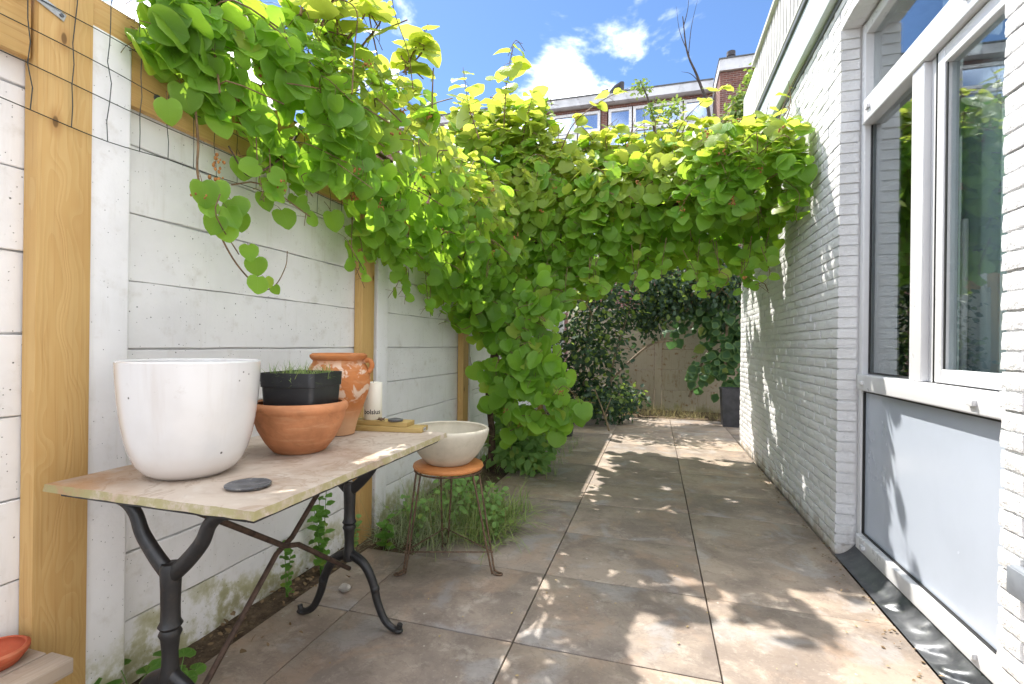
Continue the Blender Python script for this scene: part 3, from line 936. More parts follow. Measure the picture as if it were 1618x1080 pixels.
m.box(-1.60, -1.578, .955, 2.0, .758, .7745); m.box(-.950, -.928, .955, 2.0, .758, .7745)
m.box(-1.577, -.951, .955, .977, .758, .7745); m.box(-1.577, -.951, 1.978, 2.0, .758, .7745)
part('under_frame', local(m, tb), 'iron', tb, bevel=.002)
CX = -1.245
def pedestal(py_):
    rt = MB()
    # central column with ring mouldings
    prof = [(r_*.74, z_) for r_, z_ in [(.030, .27), (.034, .30), (.028, .32), (.026, .36), (.031, .40), (.038, .412), (.031, .424), (.040, .434), (.032, .446), (.031, .48), (.033, .54), (.036, .585), (.030, .60)]]
    rt.lathe(prof, 18, (CX, py_, 0))
    for sx in (-1, 1):       # Y branches up to the frame
        pts = spline([(CX+sx*.004, py_, .568), (CX+sx*.055, py_, .612), (CX+sx*.105, py_, .668), (CX+sx*.132, py_, .720), (CX+sx*.175, py_, .750), (CX+sx*.255, py_, .757)], 7)
        n = len(pts); rad = [.0235-.007*(i/(n-1)) if i < n*.75 else .018-.006*(i/(n-1)-.75)*4 for i in range(n)]
        rt.tube(pts, rad, 12, flat=.8)
    o = part('leg', local(rt, tb), 'iron', tb, smooth=50)
    for sx in (-1, 1):       # splayed feet
        ft = MB()
        pts = spline([(CX+sx*.006, py_, .300), (CX+sx*.075, py_, .262), (CX+sx*.118, py_, .190), (CX+sx*.140, py_, .115), (CX+sx*.175, py_, .045), (CX+sx*.215, py_, .017), (CX+sx*.240, py_, .020), (CX+sx*.248, py_, .040)], 7)
        n = len(pts); ft.tube(pts, [.0215-.010*(i/(n-1)) for i in range(n)], 12, flat=.85)
        ft.sphere((CX+sx*.128, py_, .165), .0205, 10, 6, (1, .9, 1.2))
        ft.sphere((CX+sx*.238, py_, .012), .017, 10, 6, (1.4, 1., .6))
        part('foot', local(ft, tb), 'iron', o, smooth=60)
    return o
pedestal(1.0); pedestal(1.80)
for pts in ([(CX+.016, 1.025, .745), (CX+.016, 1.40, .49), (CX+.016, 1.47, .468), (CX+.016, 1.78, .245)],
            [(CX-.016, 1.775, .745), (CX-.016, 1.53, .535), (CX-.016, 1.475, .488), (CX-.016, 1.40, .458), (CX-.016, 1.02, .085)]):
    m = MB(); m.tube(pts, .0095, 10); part('brace', local(m, tb), 'brown_iron', tb, smooth=60)

# ------------------------------------------------------------------ things on the table
def lathe_thing(name, label, cat, loc, prof, mat, n=64, smooth=50, partname=None, group=None):
    me = MB().lathe(prof, n).mesh(name, mat, smooth=smooth)
    o = link(name, me, None, loc); return tag(o, label, cat, group)
def rounded(out, thick, floor):
    """closed pot profile: outside up, over the lip and down the inside"""
    ins = [(max(.001, r-thick), z) for r, z in reversed(out) if z > floor]
    return out+[(out[-1][0]-thick*.5, out[-1][1]+thick*.35)]+ins+[(.001, floor)]
prof = [(r*.862, z) for r, z in [(.001, 0), (.102, 0), (.118, .004), (.142, .019), (.162, .042), (.177, .073), (.190, .115), (.200, .165), (.2075, .22), (.213, .28), (.2155, .322), (.216, .337)]]
pot = lathe_thing('ceramic_pot', 'large glossy white ceramic plant pot, empty, at the near end of the table', 'plant pot', (-1.345, 1.140, .8005), rounded(prof, .011, .02), 'glaze', 96)
prof = [(.001, 0), (.080, 0), (.092, .006), (.118, .040), (.142, .085), (.156, .125), (.1585, .146), (.1635, .150), (.168, .160), (.1675, .172), (.162, .178)]
bowl = lathe_thing('terracotta_bowl', 'wide terracotta bowl with a black plastic pot standing in it', 'bowl', (-1.252, 1.50, .8005), rounded(prof, .016, .05), 'terracotta', 72)
pl = thing('plastic_pot', 'square black plastic plant pot with dry grass, standing in the terracotta bowl', 'plant pot', (-1.248, 1.505, .852))
def square_loft(m, rings, rot):
    """rounded square sections: (half width, corner radius, z)"""
    base = len(m.v); nn = 28
    for h_, cr, z in rings:
        for q in range(4):
            for e in range(7):
                a = q*pi/2+(e/6)*pi/2
                ox, oy = ((1, 1), (-1, 1), (-1, -1), (1, -1))[q]
                x = ox*(h_-cr)+cr*cos(a); y = oy*(h_-cr)+cr*sin(a)
                m.v.append((x*cos(rot)-y*sin(rot), x*sin(rot)+y*cos(rot), z))
    for i in range(len(rings)-1):
        for j in range(nn):
            j2 = (j+1) % nn; m.face(base+i*nn+j, base+i*nn+j2, base+(i+1)*nn+j2, base+(i+1)*nn+j)
    m.face(*[base+j for j in reversed(range(nn))]); m.face(*[base+(len(rings)-1)*nn+j for j in range(nn)])
PROT = radians(-38-45)
m = MB(); square_loft(m, [(.080, .02, 0), (.082, .02, .004), (.0975, .018, .178), (.098, .018, .186), (.1045, .020, .188), (.1065, .020, .234), (.1055, .020, .238), (.1025, .018, .238), (.101, .018, .20), (.096, .018, .10)], PROT)
part('shell', m, 'plastic_black', pl, smooth=40)
m = MB(); square_loft(m, [(.099, .018, .19), (.099, .018, .216), (.06, .02, .226)], PROT); part('potting_soil', m, 'soil', pl)
def blade_template(seg=4, w=.5):
    v = []; f = []
    for i in range(seg+1):
        t = i/seg; ww = w*(1-t**1.6)+.04
        bend = .35*t*t
        v += [(-ww, bend, t), (ww, bend, t)]
    for i in range(seg): f.append((2*i, 2*i+1, 2*i+3, 2*i+2))
    uv = np.array([(a[0]+.5, a[2]) for a in v])
    return np.array(v, float), f, uv
BT = blade_template()
def blades(name, n, posf, length, width, lean, mats, parent=None, bend=1., dirbias=None):
    P = np.zeros((n, 3)); R = np.zeros((n, 3, 3))
    for i in range(n):
        P[i] = posf()
        a = random.uniform(0, 2*pi); tl = abs(random.gauss(0, lean))
        h = Vector((cos(a)*sin(tl), sin(a)*sin(tl), cos(tl)))
        if dirbias: h = (h+Vector(dirbias)*random.random()).normalized()
        L = random.uniform(*length); wd = random.uniform(*width)
        out = Vector((h.x, h.y, .0)); out = out.normalized() if out.length > .05 else Vector((cos(a), sin(a), 0))
        xb = h.cross(out).normalized() if h.cross(out).length > 1e-3 else Vector((1, 0, 0))
        yb = (out-h*out.dot(h)); yb = yb.normalized() if yb.length > 1e-3 else xb.cross(h)
        R[i, :, 0] = np.array(xb)*wd; R[i, :, 1] = np.array((yb*.7-Vector((0, 0, .55)))*L*bend*random.uniform(.3, 1.3)); R[i, :, 2] = np.array(h)*L
    me = scatter_mesh(name, BT[0], BT[1], BT[2], P, R, mats=mats)
    o = link(name, me, parent); return o
def disc(r, z):
    def f():
        a = random.uniform(0, 2*pi); q = r*sqrt(random.random()); return (q*cos(a), q*sin(a), z)
    return f
b = blades('grass', 420, disc(.112, .215), (.035, .085), (.0016, .003), .8, ['blade'], pl, 1.4); b['kind'] = 'stuff'
b = blades('tall_grass', 9, lambda: (random.uniform(-.12, -.05), random.uniform(-.05, .05), .21), (.06, .10), (.001, .0018), .5, ['blade_grey'], pl, .4); b['kind'] = 'stuff'

jar = thing('terracotta_jar', 'flaking orange terracotta jar with one small handle behind the bowls', 'jar', (-1.325, 1.825, .8005))
prof = [(.001, 0), (.062, 0), (.070, .004), (.074, .03), (.086, .075), (.108, .13), (.126, .185), (.134, .235), (.131, .272), (.118, .300), (.108, .312), (.106, .322), (.113, .328), (.119, .336), (.119, .345), (.113, .349)]
m = MB(); m.lathe(rounded(prof, .010, .02), 64); part('body', m, 'terracotta_old', jar, smooth=50)
for a in (radians(18),):
    c_, s_ = cos(a), sin(a)
    pts = spline([(.108*c_, .108*s_, .320), (.132*c_, .132*s_, .323), (.144*c_, .144*s_, .300), (.130*c_, .130*s_, .270)], 6)
    m = MB(); m.tube(pts, .011, 10); part('handle', m, 'terracotta_old', jar, smooth=60)

def board(name, label, loc, L, w, h, rz, mat='board_x'):
    m = MB(); m.box(-L/2, L/2, -w/2, w/2, 0, h)
    o = link(name, m.mesh(name, mat, bevel=.0025), None, loc, rz)
    return tag(o, label, 'wooden board', 'boards stacked on the far end of the table')
bd1 = board('wooden_board', 'longer lower greenish wooden board with white sticker on the table end', (-1.155, 1.985, .8005), .315, .095, .022, radians(9))
m = MB(); m.box(.1578, .1584, -.022, .012, .004, .019)
part('sticker', m, 'sticker', bd1)
m = MB()
for q, w_ in enumerate((.003, .0015, .003, .001, .002)): m.box(.1585, .1588, -.019+q*.006, -.019+q*.006+w_, .006, .016)
part('sticker_print', m, 'ink', bd1)
bd2 = board('wooden_board', 'shorter upper wooden board under the candle and small dish', (-1.205, 1.992, .823), .275, .088, .021, radians(5))
# candle with printed lettering wrapped round it
cd = thing('candle', 'thick cream pillar candle with dark printed lettering, beside the terracotta jar', 'candle', (-1.262, 1.998, .8445))
m = MB(); m.lathe([(.001, 0), (.0395, 0), (.0415, .002), (.0415, .168), (.039, .172), (.034, .1725), (.028, .167), (.001, .164)], 40); part('wax_body', m, 'wax', cd, smooth=50)
m = MB(); m.tube([(0, 0, .163), (.001, 0, .174), (.003, .001, .180)], .0012, 6); part('wick', m, 'ink', cd)
fc = bpy.data.curves.new('lettering', 'FONT'); fc.body = 'bolsius'; fc.size = .030; fc.align_x = 'LEFT'; fc.offset = .0006; fc.resolution_u = 3
fo = bpy.data.objects.new('lettering_source', fc); COL.objects.link(fo)
dg = bpy.context.evaluated_depsgraph_get()
lm = bpy.data.meshes.new_from_object(fo.evaluated_get(dg)); COL.objects.unlink(fo); bpy.data.objects.remove(fo)
wd_ = max(v.co.x for v in lm.vertices)
face_dir = atan2(0-1.998, 0+1.262)
for v in lm.vertices:
    a = face_dir+(v.co.x-wd_*.56)/.0422
    v.co = Vector((.0420*cos(a), .0420*sin(a), .028+v.co.y))
lm.materials.clear(); lm.materials.append(MAT['ink'])
link('lettering', lm, cd)

def dish(name, label, loc, r, rz, sx=1.0):
    m = MB(); m.lathe([(.001, 0), (r*.86, 0), (r*.96, .003), (r, .008), (r*.97, .0105), (r*.86, .009), (r*.4, .0065), (.001, .006)], 40)
    me = m.mesh(name, 'slate', smooth=50); jitter_mesh(me, .0022, 40., r*100)
    o = link(name, me, None, loc, rz); o.scale = (1, sx, 1)
    return tag(o, label, 'dish')
dish('slate_dish', 'small dark slate dish lying in front of the white pot on the table', (-1.068, 1.078, .8005), .060, .3, .92)
dish('slate_dish', 'small dark dish lying on the wooden boards beside the candle', (-1.130, 1.975, .8445), .034, .0)
st = MB()
for q in range(7):
    a = q*2*pi/7; st.tube([(0, 0, .010), (.010*cos(a), .010*sin(a), .009), (.020*cos(a), .020*sin(a), .004+.012*(q % 2))], [.005, .004, .0008], 6)
st.sphere((0, 0, .009), .0075, 8, 5)
tag(link('seed_head', st.mesh('seed_head', 'seed', smooth=60), None, (-1.192, 1.955, .8445)), 'tiny dried star-shaped seed head at the foot of the candle', 'seed head')

# ------------------------------------------------------------------ wire stool with stone bowl
stl = thing('wire_stool', 'rusty hairpin-leg stool with round orange wooden seat beside the table', 'stool', (-1.07, 2.44, 0))
m = MB(); m.lathe([(.001, .525), (.172, .525), (.185, .530), (.190, .540), (.187, .551), (.176, .556), (.001, .556)], 56); part('seat', m, 'seat_wood', stl, smooth=40)
m = MB()
rp = [(.180*cos(2*pi*i/48), .180*sin(2*pi*i/48), .519) for i in range(49)]
m.tube(rp, .005, 8, cap=False); part('seat_ring', m, 'rust_wire', stl, smooth=60)
FEET = [(-.184, -.185), (.294, -.031), (-.110, .213)]
for fx, fy in FEET:
    a = atan2(fy, fx); c_, s_ = cos(a), sin(a); R_ = sqrt(fx*fx+fy*fy)
    tx, ty = -s_, c_
    def P_(r, t, z): return (r*c_+tx*t, r*s_+ty*t, z)
    pts = [P_(.168, .034, .517), P_(.172, .034, .49), P_(R_-.03, .017, .05), P_(R_-.018, .014, .018), P_(R_+.004, .013, .008), P_(R_+.022, .009, .008), P_(R_+.028, 0, .008),
           P_(R_+.022, -.009, .008), P_(R_+.004, -.013, .008), P_(R_-.018, -.014, .018), P_(R_-.03, -.017, .05), P_(.172, -.034, .49), P_(.168, -.034, .517)]
    m = MB(); m.tube(spline(pts, 3), .0052, 8); part('leg', m, 'rust_wire', stl, smooth=60)
tri = [Vector((fx*.92, fy*.92, .115)) for fx, fy in FEET]
for q in range(3):
    m = MB(); a, b_ = tri[q], tri[(q+1) % 3]; m.tube([a, b_], .0038, 8); part('brace', m, 'rust_wire', stl)
prof = [(.001, 0), (.108, 0), (.118, .005), (.152, .040), (.184, .085), (.206, .130), (.217, .165), (.2185, .178), (.216, .187)]
lathe_thing('stone_bowl', 'cream stoneware bowl standing on the wire stool', 'bowl', (-1.07, 2.44, .5565), rounded(prof, .016, .03), 'stoneware', 72)

# ------------------------------------------------------------------ bench and saucer at the lower left corner
bn = thing('wooden_bench', 'weathered grey plank bench, only its end showing at the lower left corner', 'bench', (-1.58, .5, 0))
for x0_ in (-.115, -.022):
    m = MB(); m.box(x0_, x0_+.087, -.75, .44 if x0_ > -.1 else .432, .288, .330); part('plank', m, 'bench_wood', bn, bevel=.004)
for y in (.33, -.65):
    m = MB(); m.box(-.10, .055, y-.02, y+.02, -.02, .286); part('support', m, 'bench_wood', bn, bevel=.003)
prof = [(.001, 0), (.045, 0), (.050, .004), (.066, .026), (.0695, .033), (.0695, .041), (.066, .043)]
lathe_thing('plant_saucer', 'red terracotta saucer standing on the plank bench', 'plant saucer', (-1.672, .852, .3305), rounded(prof, .008, .007), 'saucer_clay', 56)

# ------------------------------------------------------------------ leaves
def kiwi_leaf(variant):
    """Round leaf with a heart-shaped base, tip towards +Y, folded along the midrib and wavy."""
    r = random.Random(variant*13+5)
    out = [(.0, .02), (.16, -.07), (.33, -.04), (.45, .09), (.505, .27), (.495, .47), (.42, .66), (.29, .82), (.14, .93), (0., 1.0)]
    mids = [(0, .02), (0, .3), (0, .62), (0, 1.0)]
    fold, cup, wav, curl = r.uniform(.0, .34), r.uniform(-.40, .35), r.uniform(.01, .06), r.uniform(-.45, .12)
    asym = r.uniform(.92, 1.08)
    def Z(x, y, k): return fold*abs(x)+cup*x*x+curl*(y-.25)**2*(1 if y > .25 else .3)+wav*sin(k*2.1+variant)
    V = []; UV = []; rim = []
    def addv(x, y, k, rm): V.append((x, y, Z(x, y, k) if rm else curl*(y-.25)**2*(1 if y > .25 else .3))); UV.append((x+.5, max(0., y))); rim.append(rm)
    for x, y in mids: addv(x, y, 0, 0.)
    L0 = len(V)
    inner = [(.20, .14), (.27, .40), (.22, .68)]
    for sgn in (1, -1):
        for q, (x, y) in enumerate(inner): x *= sgn*(asym if sgn > 0 else 1/asym); V.append((x, y, Z(x, y, 0)*.9)); UV.append((x+.5, y)); rim.append(.25)
        for q, (x, y) in enumerate(out[1:-1]): addv(x*sgn*(asym if sgn > 0 else 1/asym), y, q*sgn, 1.)
    F = []
    for sgn, b in ((1, L0), (-1, L0+11)):
        i0, i1, i2 = b, b+1, b+2; o = [b+3+q for q in range(8)]
        T = [(0, o[0], i0), (o[0], o[1], i0), (o[1], o[2], i0), (0, i0, 1), (i0, i1, 1), (o[2], i1, i0), (o[2], o[3], i1), (o[3], o[4], i1), (o[4], i2, i1), (1, i1, 2), (i1, i2, 2), (o[4], o[5], i2), (o[5], o[6], i2), (i2, o[6], 3, 2), (o[6], o[7], 3)]
        for t in T: F.append(t if sgn > 0 else tuple(reversed(t)))
    # leaf stalk
    nb = len(V)
    for (y, z, w) in ((.02, 0., .016), (-.30, -.16, .014), (-.55, -.42, .016)):
        for q in range(3): V.append((w*cos(q*2.094), y, z+w*sin(q*2.094))); UV.append((.5, .5)); rim.append(1.)
    nleaf = len(F)
    for s_ in range(2):
        for q in range(3): a = nb+s_*3+q; b2 = nb+s_*3+(q+1) % 3; F.append((a, b2, b2+3, a+3))
    fm = [0]*nleaf+[1]*6
    return np.array(V), F, np.array(UV), np.array(rim), fm
KL = [kiwi_leaf(i) for i in range(9)]

class Leaves:
    def __init__(s): s.P = []; s.n = []; s.t = []; s.s = []; s.y = []
    def add(s, P, n, t, size, backlit_tint=0.):
        s.P.append(P); s.n.append(n); s.t.append(t); s.s.append(size); s.y.append(backlit_tint)
    def arrays(s):
        P = np.array(s.P); n = np.array(s.n); t = np.array(s.t); S_ = np.array(s.s)
        n /= np.linalg.norm(n, axis=1, keepdims=True)
        t -= n*np.sum(n*t, axis=1, keepdims=True); t /= np.linalg.norm(t, axis=1, keepdims=True)
        x = np.cross(t, n)*np.clip(rng.normal(1.0, .11, len(P)), .72, 1.2)[:, None]
        R = np.stack([x, t, n], axis=2)*S_[:, None, None]
        return P, R, S_, np.array(s.y)
LV = Leaves()
def rv(a=1.): return np.array([random.gauss(0, a), random.gauss(0, a), random.gauss(0, a)])
def leaf_at(P, outward, size, spread=.42, hang=.55, backlit_tint=0.):
    n = np.array(outward, float)/np.linalg.norm(outward)+rv(spread)
    if np.dot(n, outward) < 0: n = -n
    t = np.array([0, 0, -1.])*hang+np.array(outward)*.25+rv(.38)
    n_ = n/np.linalg.norm(n); tt = t-n_*np.dot(n_, t)
    if np.linalg.norm(tt) < .1: t = t+np.array([.5, .3, 0])
    # P is the middle of the blade; shift to its base
    tt = t-n_*np.dot(n_, t); tt /= np.linalg.norm(tt)
    size *= min(1.3, max(.5, random.gauss(.98, .22)))
    LV.add(np.array(P)-tt*size*.45, n, t, size, backlit_tint)
def interp(x, xs, ys): return float(np.interp(x, xs, ys))
def ok(x, y, z): return (-1.69 < x or (z > 2.42 and x > -2.2)) and x < .96
def nz3(*p): return mnoise.noise(Vector(p))

# (A) along the fence: a shaggy roll of shoots lying over the rail
AY  = [1.10, 1.25, 1.45, 1.65, 1.95, 2.30, 2.80, 3.10, 3.40, 3.80, 4.30]
ALO = [2.14, 2.11, 2.06, 1.97, 1.86, 1.68, 1.66, 1.58, 1.50, 1.32, 1.35]
AHI = [2.26, 2.42, 2.56, 2.66, 2.75, 2.86, 2.94, 2.78, 2.66, 2.85, 3.15]
ATH = [.14, .22, .30, .36, .40, .44, .47, .50, .54, .60, .66]
n = 0
while n < 1750:
    y = random.uniform(1.21, 4.3)
    if random.random() > .55+.45*(y-1.15)/3: continue
    lo, hi, th = interp(y, AY, ALO), interp(y, AY, AHI), interp(y, AY, ATH)
    v = random.random(); z = lo+(hi-lo)*v
    bulge = sin(pi*min(1, max(0, .12+.80*v)))**.7
    depth = random.random()**.6
    x = -1.72+th*bulge*(.25+.75*depth)*(1+.30*nz3(y*3.2, z*3.2, .5))
    edge = nz3(y*5.5, z*4., 7.7)
    if v < .12 and edge > -.1+random.random()*.5: continue
    if v > .90 and edge < random.random()*.5-.1: continue
    if not ok(x, y, z) or nz3(x*6.5, y*6.5, z*6.5) < -.30: continue
    up = max(0., (v-.45)*2.1)
    outw = np.array([.80*(1-.6*up), -.45*(1-.4*up), .30+.9*up])
    backlit = min(1., max(0., v-.32)/.32)*(random.random() > .22)*min(1., max(.15, (y-1.5)/.9))  # upper leaves coloured lime as though backlit
    leaf_at((x, y, z), outw, random.uniform(.078, .118)*(1.-.12*backlit), .50, .8-.6*up, backlit); n += 1

# (B) across the yard on the wires: a hedge-like band from the fence to the house wall
BX  = [-1.45, -1.10, -.81, -.385, .114, .55, .80, .95]
BLO = [1.50, 1.55, 1.60, 1.78, 1.86, 1.80, 1.86, 2.05]
BHI = [3.45, 3.40, 3.22, 3.08, 3.10, 3.14, 3.10, 2.96]
n = 0
while n < 1900:      # front curtain
    x = random.uniform(-1.5, .95)
    lo, hi = interp(x, BX, BLO), interp(x, BX, BHI)
    v = random.random(); z = lo+(hi-lo)*v
    prof_ = .42*sin(pi*min(1, v*1.05))**.8
    depth = random.random()
    y = 4.46-prof_*(1+.35*nz3(x*2.7, z*2.7, 3.3))+depth*depth*.55
    edge = nz3(x*5., z*4., 1.7)
    if v < .14 and edge > -.1+random.random()*.5: continue
    if v > .88 and edge < random.random()*.55-.15 or nz3(x*6.5, y*6.5, z*6.5) < -.30: continue
    up = max(0., (v-.50)*2.2)
    outw = np.array([.10, -.85*(1-.55*up), .38+.9*up])
    backlit = min(1., max(0., v-.26)/.34)*(random.random() > .18)  # lime grows towards the top, painting in the backlight
    leaf_at((x, y, z), outw, random.uniform(.088, .130)*(1.-.10*backlit), .50, .8-.65*up, backlit); n += 1
n = 0
while n < 2300:      # roof of leaves behind it
    x = random.uniform(-1.66, .95); y = random.uniform(4.35, 6.72)
    if random.random() < .35*max(0, nz3(x*1.8, y*1.8, 9.)) or (x > -.35 and nz3(x*2.4+1.3, y*2.4, 5.) > .24): continue
    z = 2.50+.16*nz3(x*2, y*2, 4.)+random.uniform(-.18, .30)+(.20 if y < 4.9 else 0)
    backlit = .8*(z > 2.68)*(random.random() > .3)
    leaf_at((x, y, z), np.array([-.25, .1, 1.]), random.uniform(.095, .145), .42, .15, backlit); n += 1
# (B1) the end against the house reaches a little nearer
for q in range(430):
    x = random.uniform(.12, .95); v = random.random()
    z = 2.12+.72*v; y = 4.05-.46*sin(pi*(.15+.7*v))*min(1, x/.4)*(1+.3*nz3(x*4, z*4, 6.))+.25*random.random()**2
    if nz3(x*6, z*5, 2.) < -.25: continue
    leaf_at((x, y, z), np.array([.05, -.85*(1-.5*v), .4+.7*v]), random.uniform(.085, .125), .42, .7-.4*v, min(1., max(0., v-.4)/.4)*(random.random() > .3))
# (B2) the tall tangle above the fence where the cross wires start
for q in range(620):
    x = random.uniform(-2.0, -.95); v = random.random()**.8
    hi = interp(x, [-2.0, -1.7, -1.3, -1.0], [3.45, 3.65, 3.72, 3.45])+.25*nz3(x*4, 2.2, 8.)
    z = 2.45+(hi-2.45)*v; y = 4.55-.38*sin(pi*min(1, .2+.8*v))+random.random()**2*.6
    if x < -1.66 and z < 2.5: continue
    backlit = min(1., max(0., v-.25)/.4)*(random.random() > .2)
    outw = np.array([.15, -.8*(1-.6*v), .35+.9*v])
    leaf_at((x, y, z), outw, random.uniform(.10, .15), .42, .7-.5*v, backlit)
# (C) shoots hanging to the ground in front of the trunk
CPTS = [(-1.40, 3.95, 1.55, .28), (-1.22, 3.92, 1.35, .28), (-1.02, 3.9, 1.48, .26), (-1.15, 3.86, 1.10, .22), (-.98, 3.85, 1.15, .22), (-.98, 3.82, .92, .20), (-.82, 3.8, .78, .17), (-.62, 3.8, .66, .13), (-.86, 3.8, .60, .10), (-1.28, 3.95, .95, .16), (-.75, 3.8, .95, .12), (-.92, 4.0, 1.55, .2), (-1.28, 3.95, .68, .15), (-1.02, 3.9, .62, .15), (-1.12, 4.05, .42, .12), (-.78, 3.82, .50, .09)]
CW = np.array([p[3]**2 for p in CPTS]); CW /= CW.sum()
for q in range(480):
    c = CPTS[int(rng.choice(len(CPTS), p=CW))]
    P = np.array(c[:3])+rv(c[3]*.48)*np.array([1, .55, .9])
    if P[2] < .30: continue
    leaf_at(P, np.array([.12, -.9, .42]), random.uniform(.095, .145), .34, .9, 0.)
# upright shoots on top
def shoot(pts, n, size, backlit_tint, outw=(.1, -.3, .9), start=.35, spread=.55):
    sp = spline(pts, 6); ln = len(sp)
    for q in range(n):
        t = start+(1-start)*(q+.3)/n; p = sp[min(ln-1, int(t*(ln-1)))]
        a = q*2.4+random.random()
        off = np.array([cos(a), sin(a)*.8, random.uniform(-.1, .4)])*size*.55
        nrm = np.array(outw)+rv(.35)
        LV.add(np.array(p)+off*.2, nrm, off+np.array([0, 0, -.15*size]), size*random.uniform(.75, 1.1)*(1-.45*max(0, t-.75)/.25), backlit_tint)
    return sp
SHOOTS = []
def add_shoot(pts, n, size, backlit_tint, r0=.006, r1=.002, **k):
    sp = shoot(pts, n, size, backlit_tint, **k); SHOOTS.append((sp, r0, r1))
add_shoot([(-1.36, 4.25, 3.0), (-1.33, 4.2, 3.35), (-1.28, 4.12, 3.62), (-1.22, 4.08, 3.84)], 11, .21, .85, start=.30)
add_shoot([(-1.50, 4.0, 3.0), (-1.60, 4.0, 3.30), (-1.64, 3.95, 3.62)], 9, .19, .75)
add_shoot([(-1.20, 4.3, 3.0), (-1.12, 4.2, 3.25), (-1.05, 4.15, 3.42)], 7, .17, .8)
add_shoot([(.80, 4.35, 2.7), (.88, 4.28, 2.92), (.98, 4.22, 3.08), (.955, 4.15, 3.24)], 8, .14, .8, start=.1)
add_shoot([(.70, 4.35, 2.75), (.74, 4.3, 2.95), (.72, 4.22, 3.10)], 6, .14, .9, start=.2)
add_shoot([(-.85, 4.35, 2.95), (-.70, 4.25, 3.16), (-.45, 4.2, 3.30), (-.20, 4.15, 3.36)], 7, .12, 1.)
add_shoot([(.10, 4.4, 2.9), (.22, 4.35, 3.12), (.42, 4.3, 3.28), (.60, 4.3, 3.36)], 7, .11, 1.)
add_shoot([(.02, 4.4, 2.9), (-.02, 4.35, 3.1), (.05, 4.3, 3.22)], 5, .12, 1.)
add_shoot([(-.40, 4.4, 2.85), (-.44, 4.35, 3.02), (-.38, 4.3, 3.14)], 5, .12, 1.)
for q in range(16):
    x = random.uniform(-1.0, .85); h = random.uniform(.15, .3)
    add_shoot([(x, 4.5, 2.9), (x+random.uniform(-.08, .08), 4.45, 2.9+h*.6), (x+random.uniform(-.15, .15), 4.4, 2.95+h)], 6, .135, 1., start=.1)
for q in range(9):
    y = random.uniform(1.6, 2.9); zt_ = interp(y, AY, AHI); h = random.uniform(.08, .20)
    add_shoot([(-1.45, y, zt_-.1), (-1.42+random.uniform(-.08, .08), y+.05, zt_+h*.5), (-1.38+random.uniform(-.1, .1), y+.02, zt_+h)], 6, .15, .8, start=.1)
add_shoot([(-1.3, 1.86, 2.30), (-1.31, 1.89, 2.52), (-1.28, 1.86, 2.66), (-1.32, 1.80, 2.68), (-1.37, 1.76, 2.63)], 2, .03, 1., .0035, .0025)
add_shoot([(-1.3, 2.42, 2.60), (-1.3, 2.36, 2.77), (-1.31, 2.22, 2.92), (-1.3, 2.19, 3.05)], 2, .028, 1., .003, .002)
add_shoot([(-1.3, 2.66, 2.56), (-1.3, 2.66, 2.72), (-1.3, 2.67, 2.86)], 2, .03, .6, .006, .004)
add_shoot([(.86, 4.1, 2.85), (.93, 4.05, 3.10), (1.0, 4.0, 3.24), (1.005, 3.86, 3.22)], 3, .035, 1., .003, .0015)
# ragged ends dangling below the mass
for q in range(15):
    x = random.uniform(-.75, .85); z = interp(x, BX, BLO)+.12; L = random.uniform(.18, .42)
    add_shoot([(x, 4.1, z+.1), (x+random.uniform(-.06, .06), 4.05, z-L*.5), (x+random.uniform(-.12, .12), 4.03, z-L)], 5, .095, 0., .003, .0015, outw=(.1, -.9, .4), start=.15)
for q in range(12):
    y = random.uniform(1.35, 3.5); z = interp(y, AY, ALO)+.10; L = random.uniform(.12, .34)
    add_shoot([(-1.56, y, z+.1), (-1.53, y+random.uniform(-.05, .05), z-L*.5), (-1.54, y+random.uniform(-.10, .10), z-L)], 4, .085, 0., .003, .0015, outw=(.85, -.45, .3), start=.2)
for pts in ([(-1.05, 3.85, 1.5), (-.86, 3.78, 1.40), (-.74, 3.76, 1.28)], [(.2, 4.0, 1.95), (.30, 3.92, 1.72), (.26, 3.9, 1.58)], [(.75, 4.0, 1.95), (.80, 3.95, 1.75), (.74, 3.92, 1.66)]):
    add_shoot(pts, 4, .085, .2, .003, .0012, outw=(.1, -.9, .4), start=.2)
# hanging spray in front of the white panels
spr = spline([(-1.61, 1.36, 2.08), (-1.59, 1.36, 1.92), (-1.58, 1.355, 1.78), (-1.56, 1.415, 1.62), (-1.56, 1.505, 1.50), (-1.56, 1.625, 1.42), (-1.56, 1.705, 1.44), (-1.56, 1.765, 1.53), (-1.56, 1.775, 1.60)], 6)
SHOOTS.append((spr, .0045, .0018))
for (y, z, s_, ang, tx) in ((1.356, 1.715, .105, 1.0, 0), (1.470, 1.655, .105, .6, .3), (1.50, 1.70, .095, .2, .7), (1.425, 1.62, .085, 1., -.2), (1.455, 1.60, .09, .7, .2), (1.53, 1.66, .08, .5, .3),
                            (1.575, 1.545, .085, .5, .4), (1.60, 1.50, .08, .9, .2), (1.61, 1.425, .085, 1., 0), (1.66, 1.44, .05, .6, .4), (1.72, 1.418, .045, .3, .6), (1.42, 1.74, .09, .4, .4), (1.39, 1.66, .075, .8, .1)):
    nn = np.array([ang, -.55, .25])+rv(.12); tt = np.array([.1, tx, -1.])+rv(.12)
    s_ *= .9
    LV.add(np.array([-1.555+.03*ang, y-.035, z+s_*.45]), nn, tt, s_, 0.)
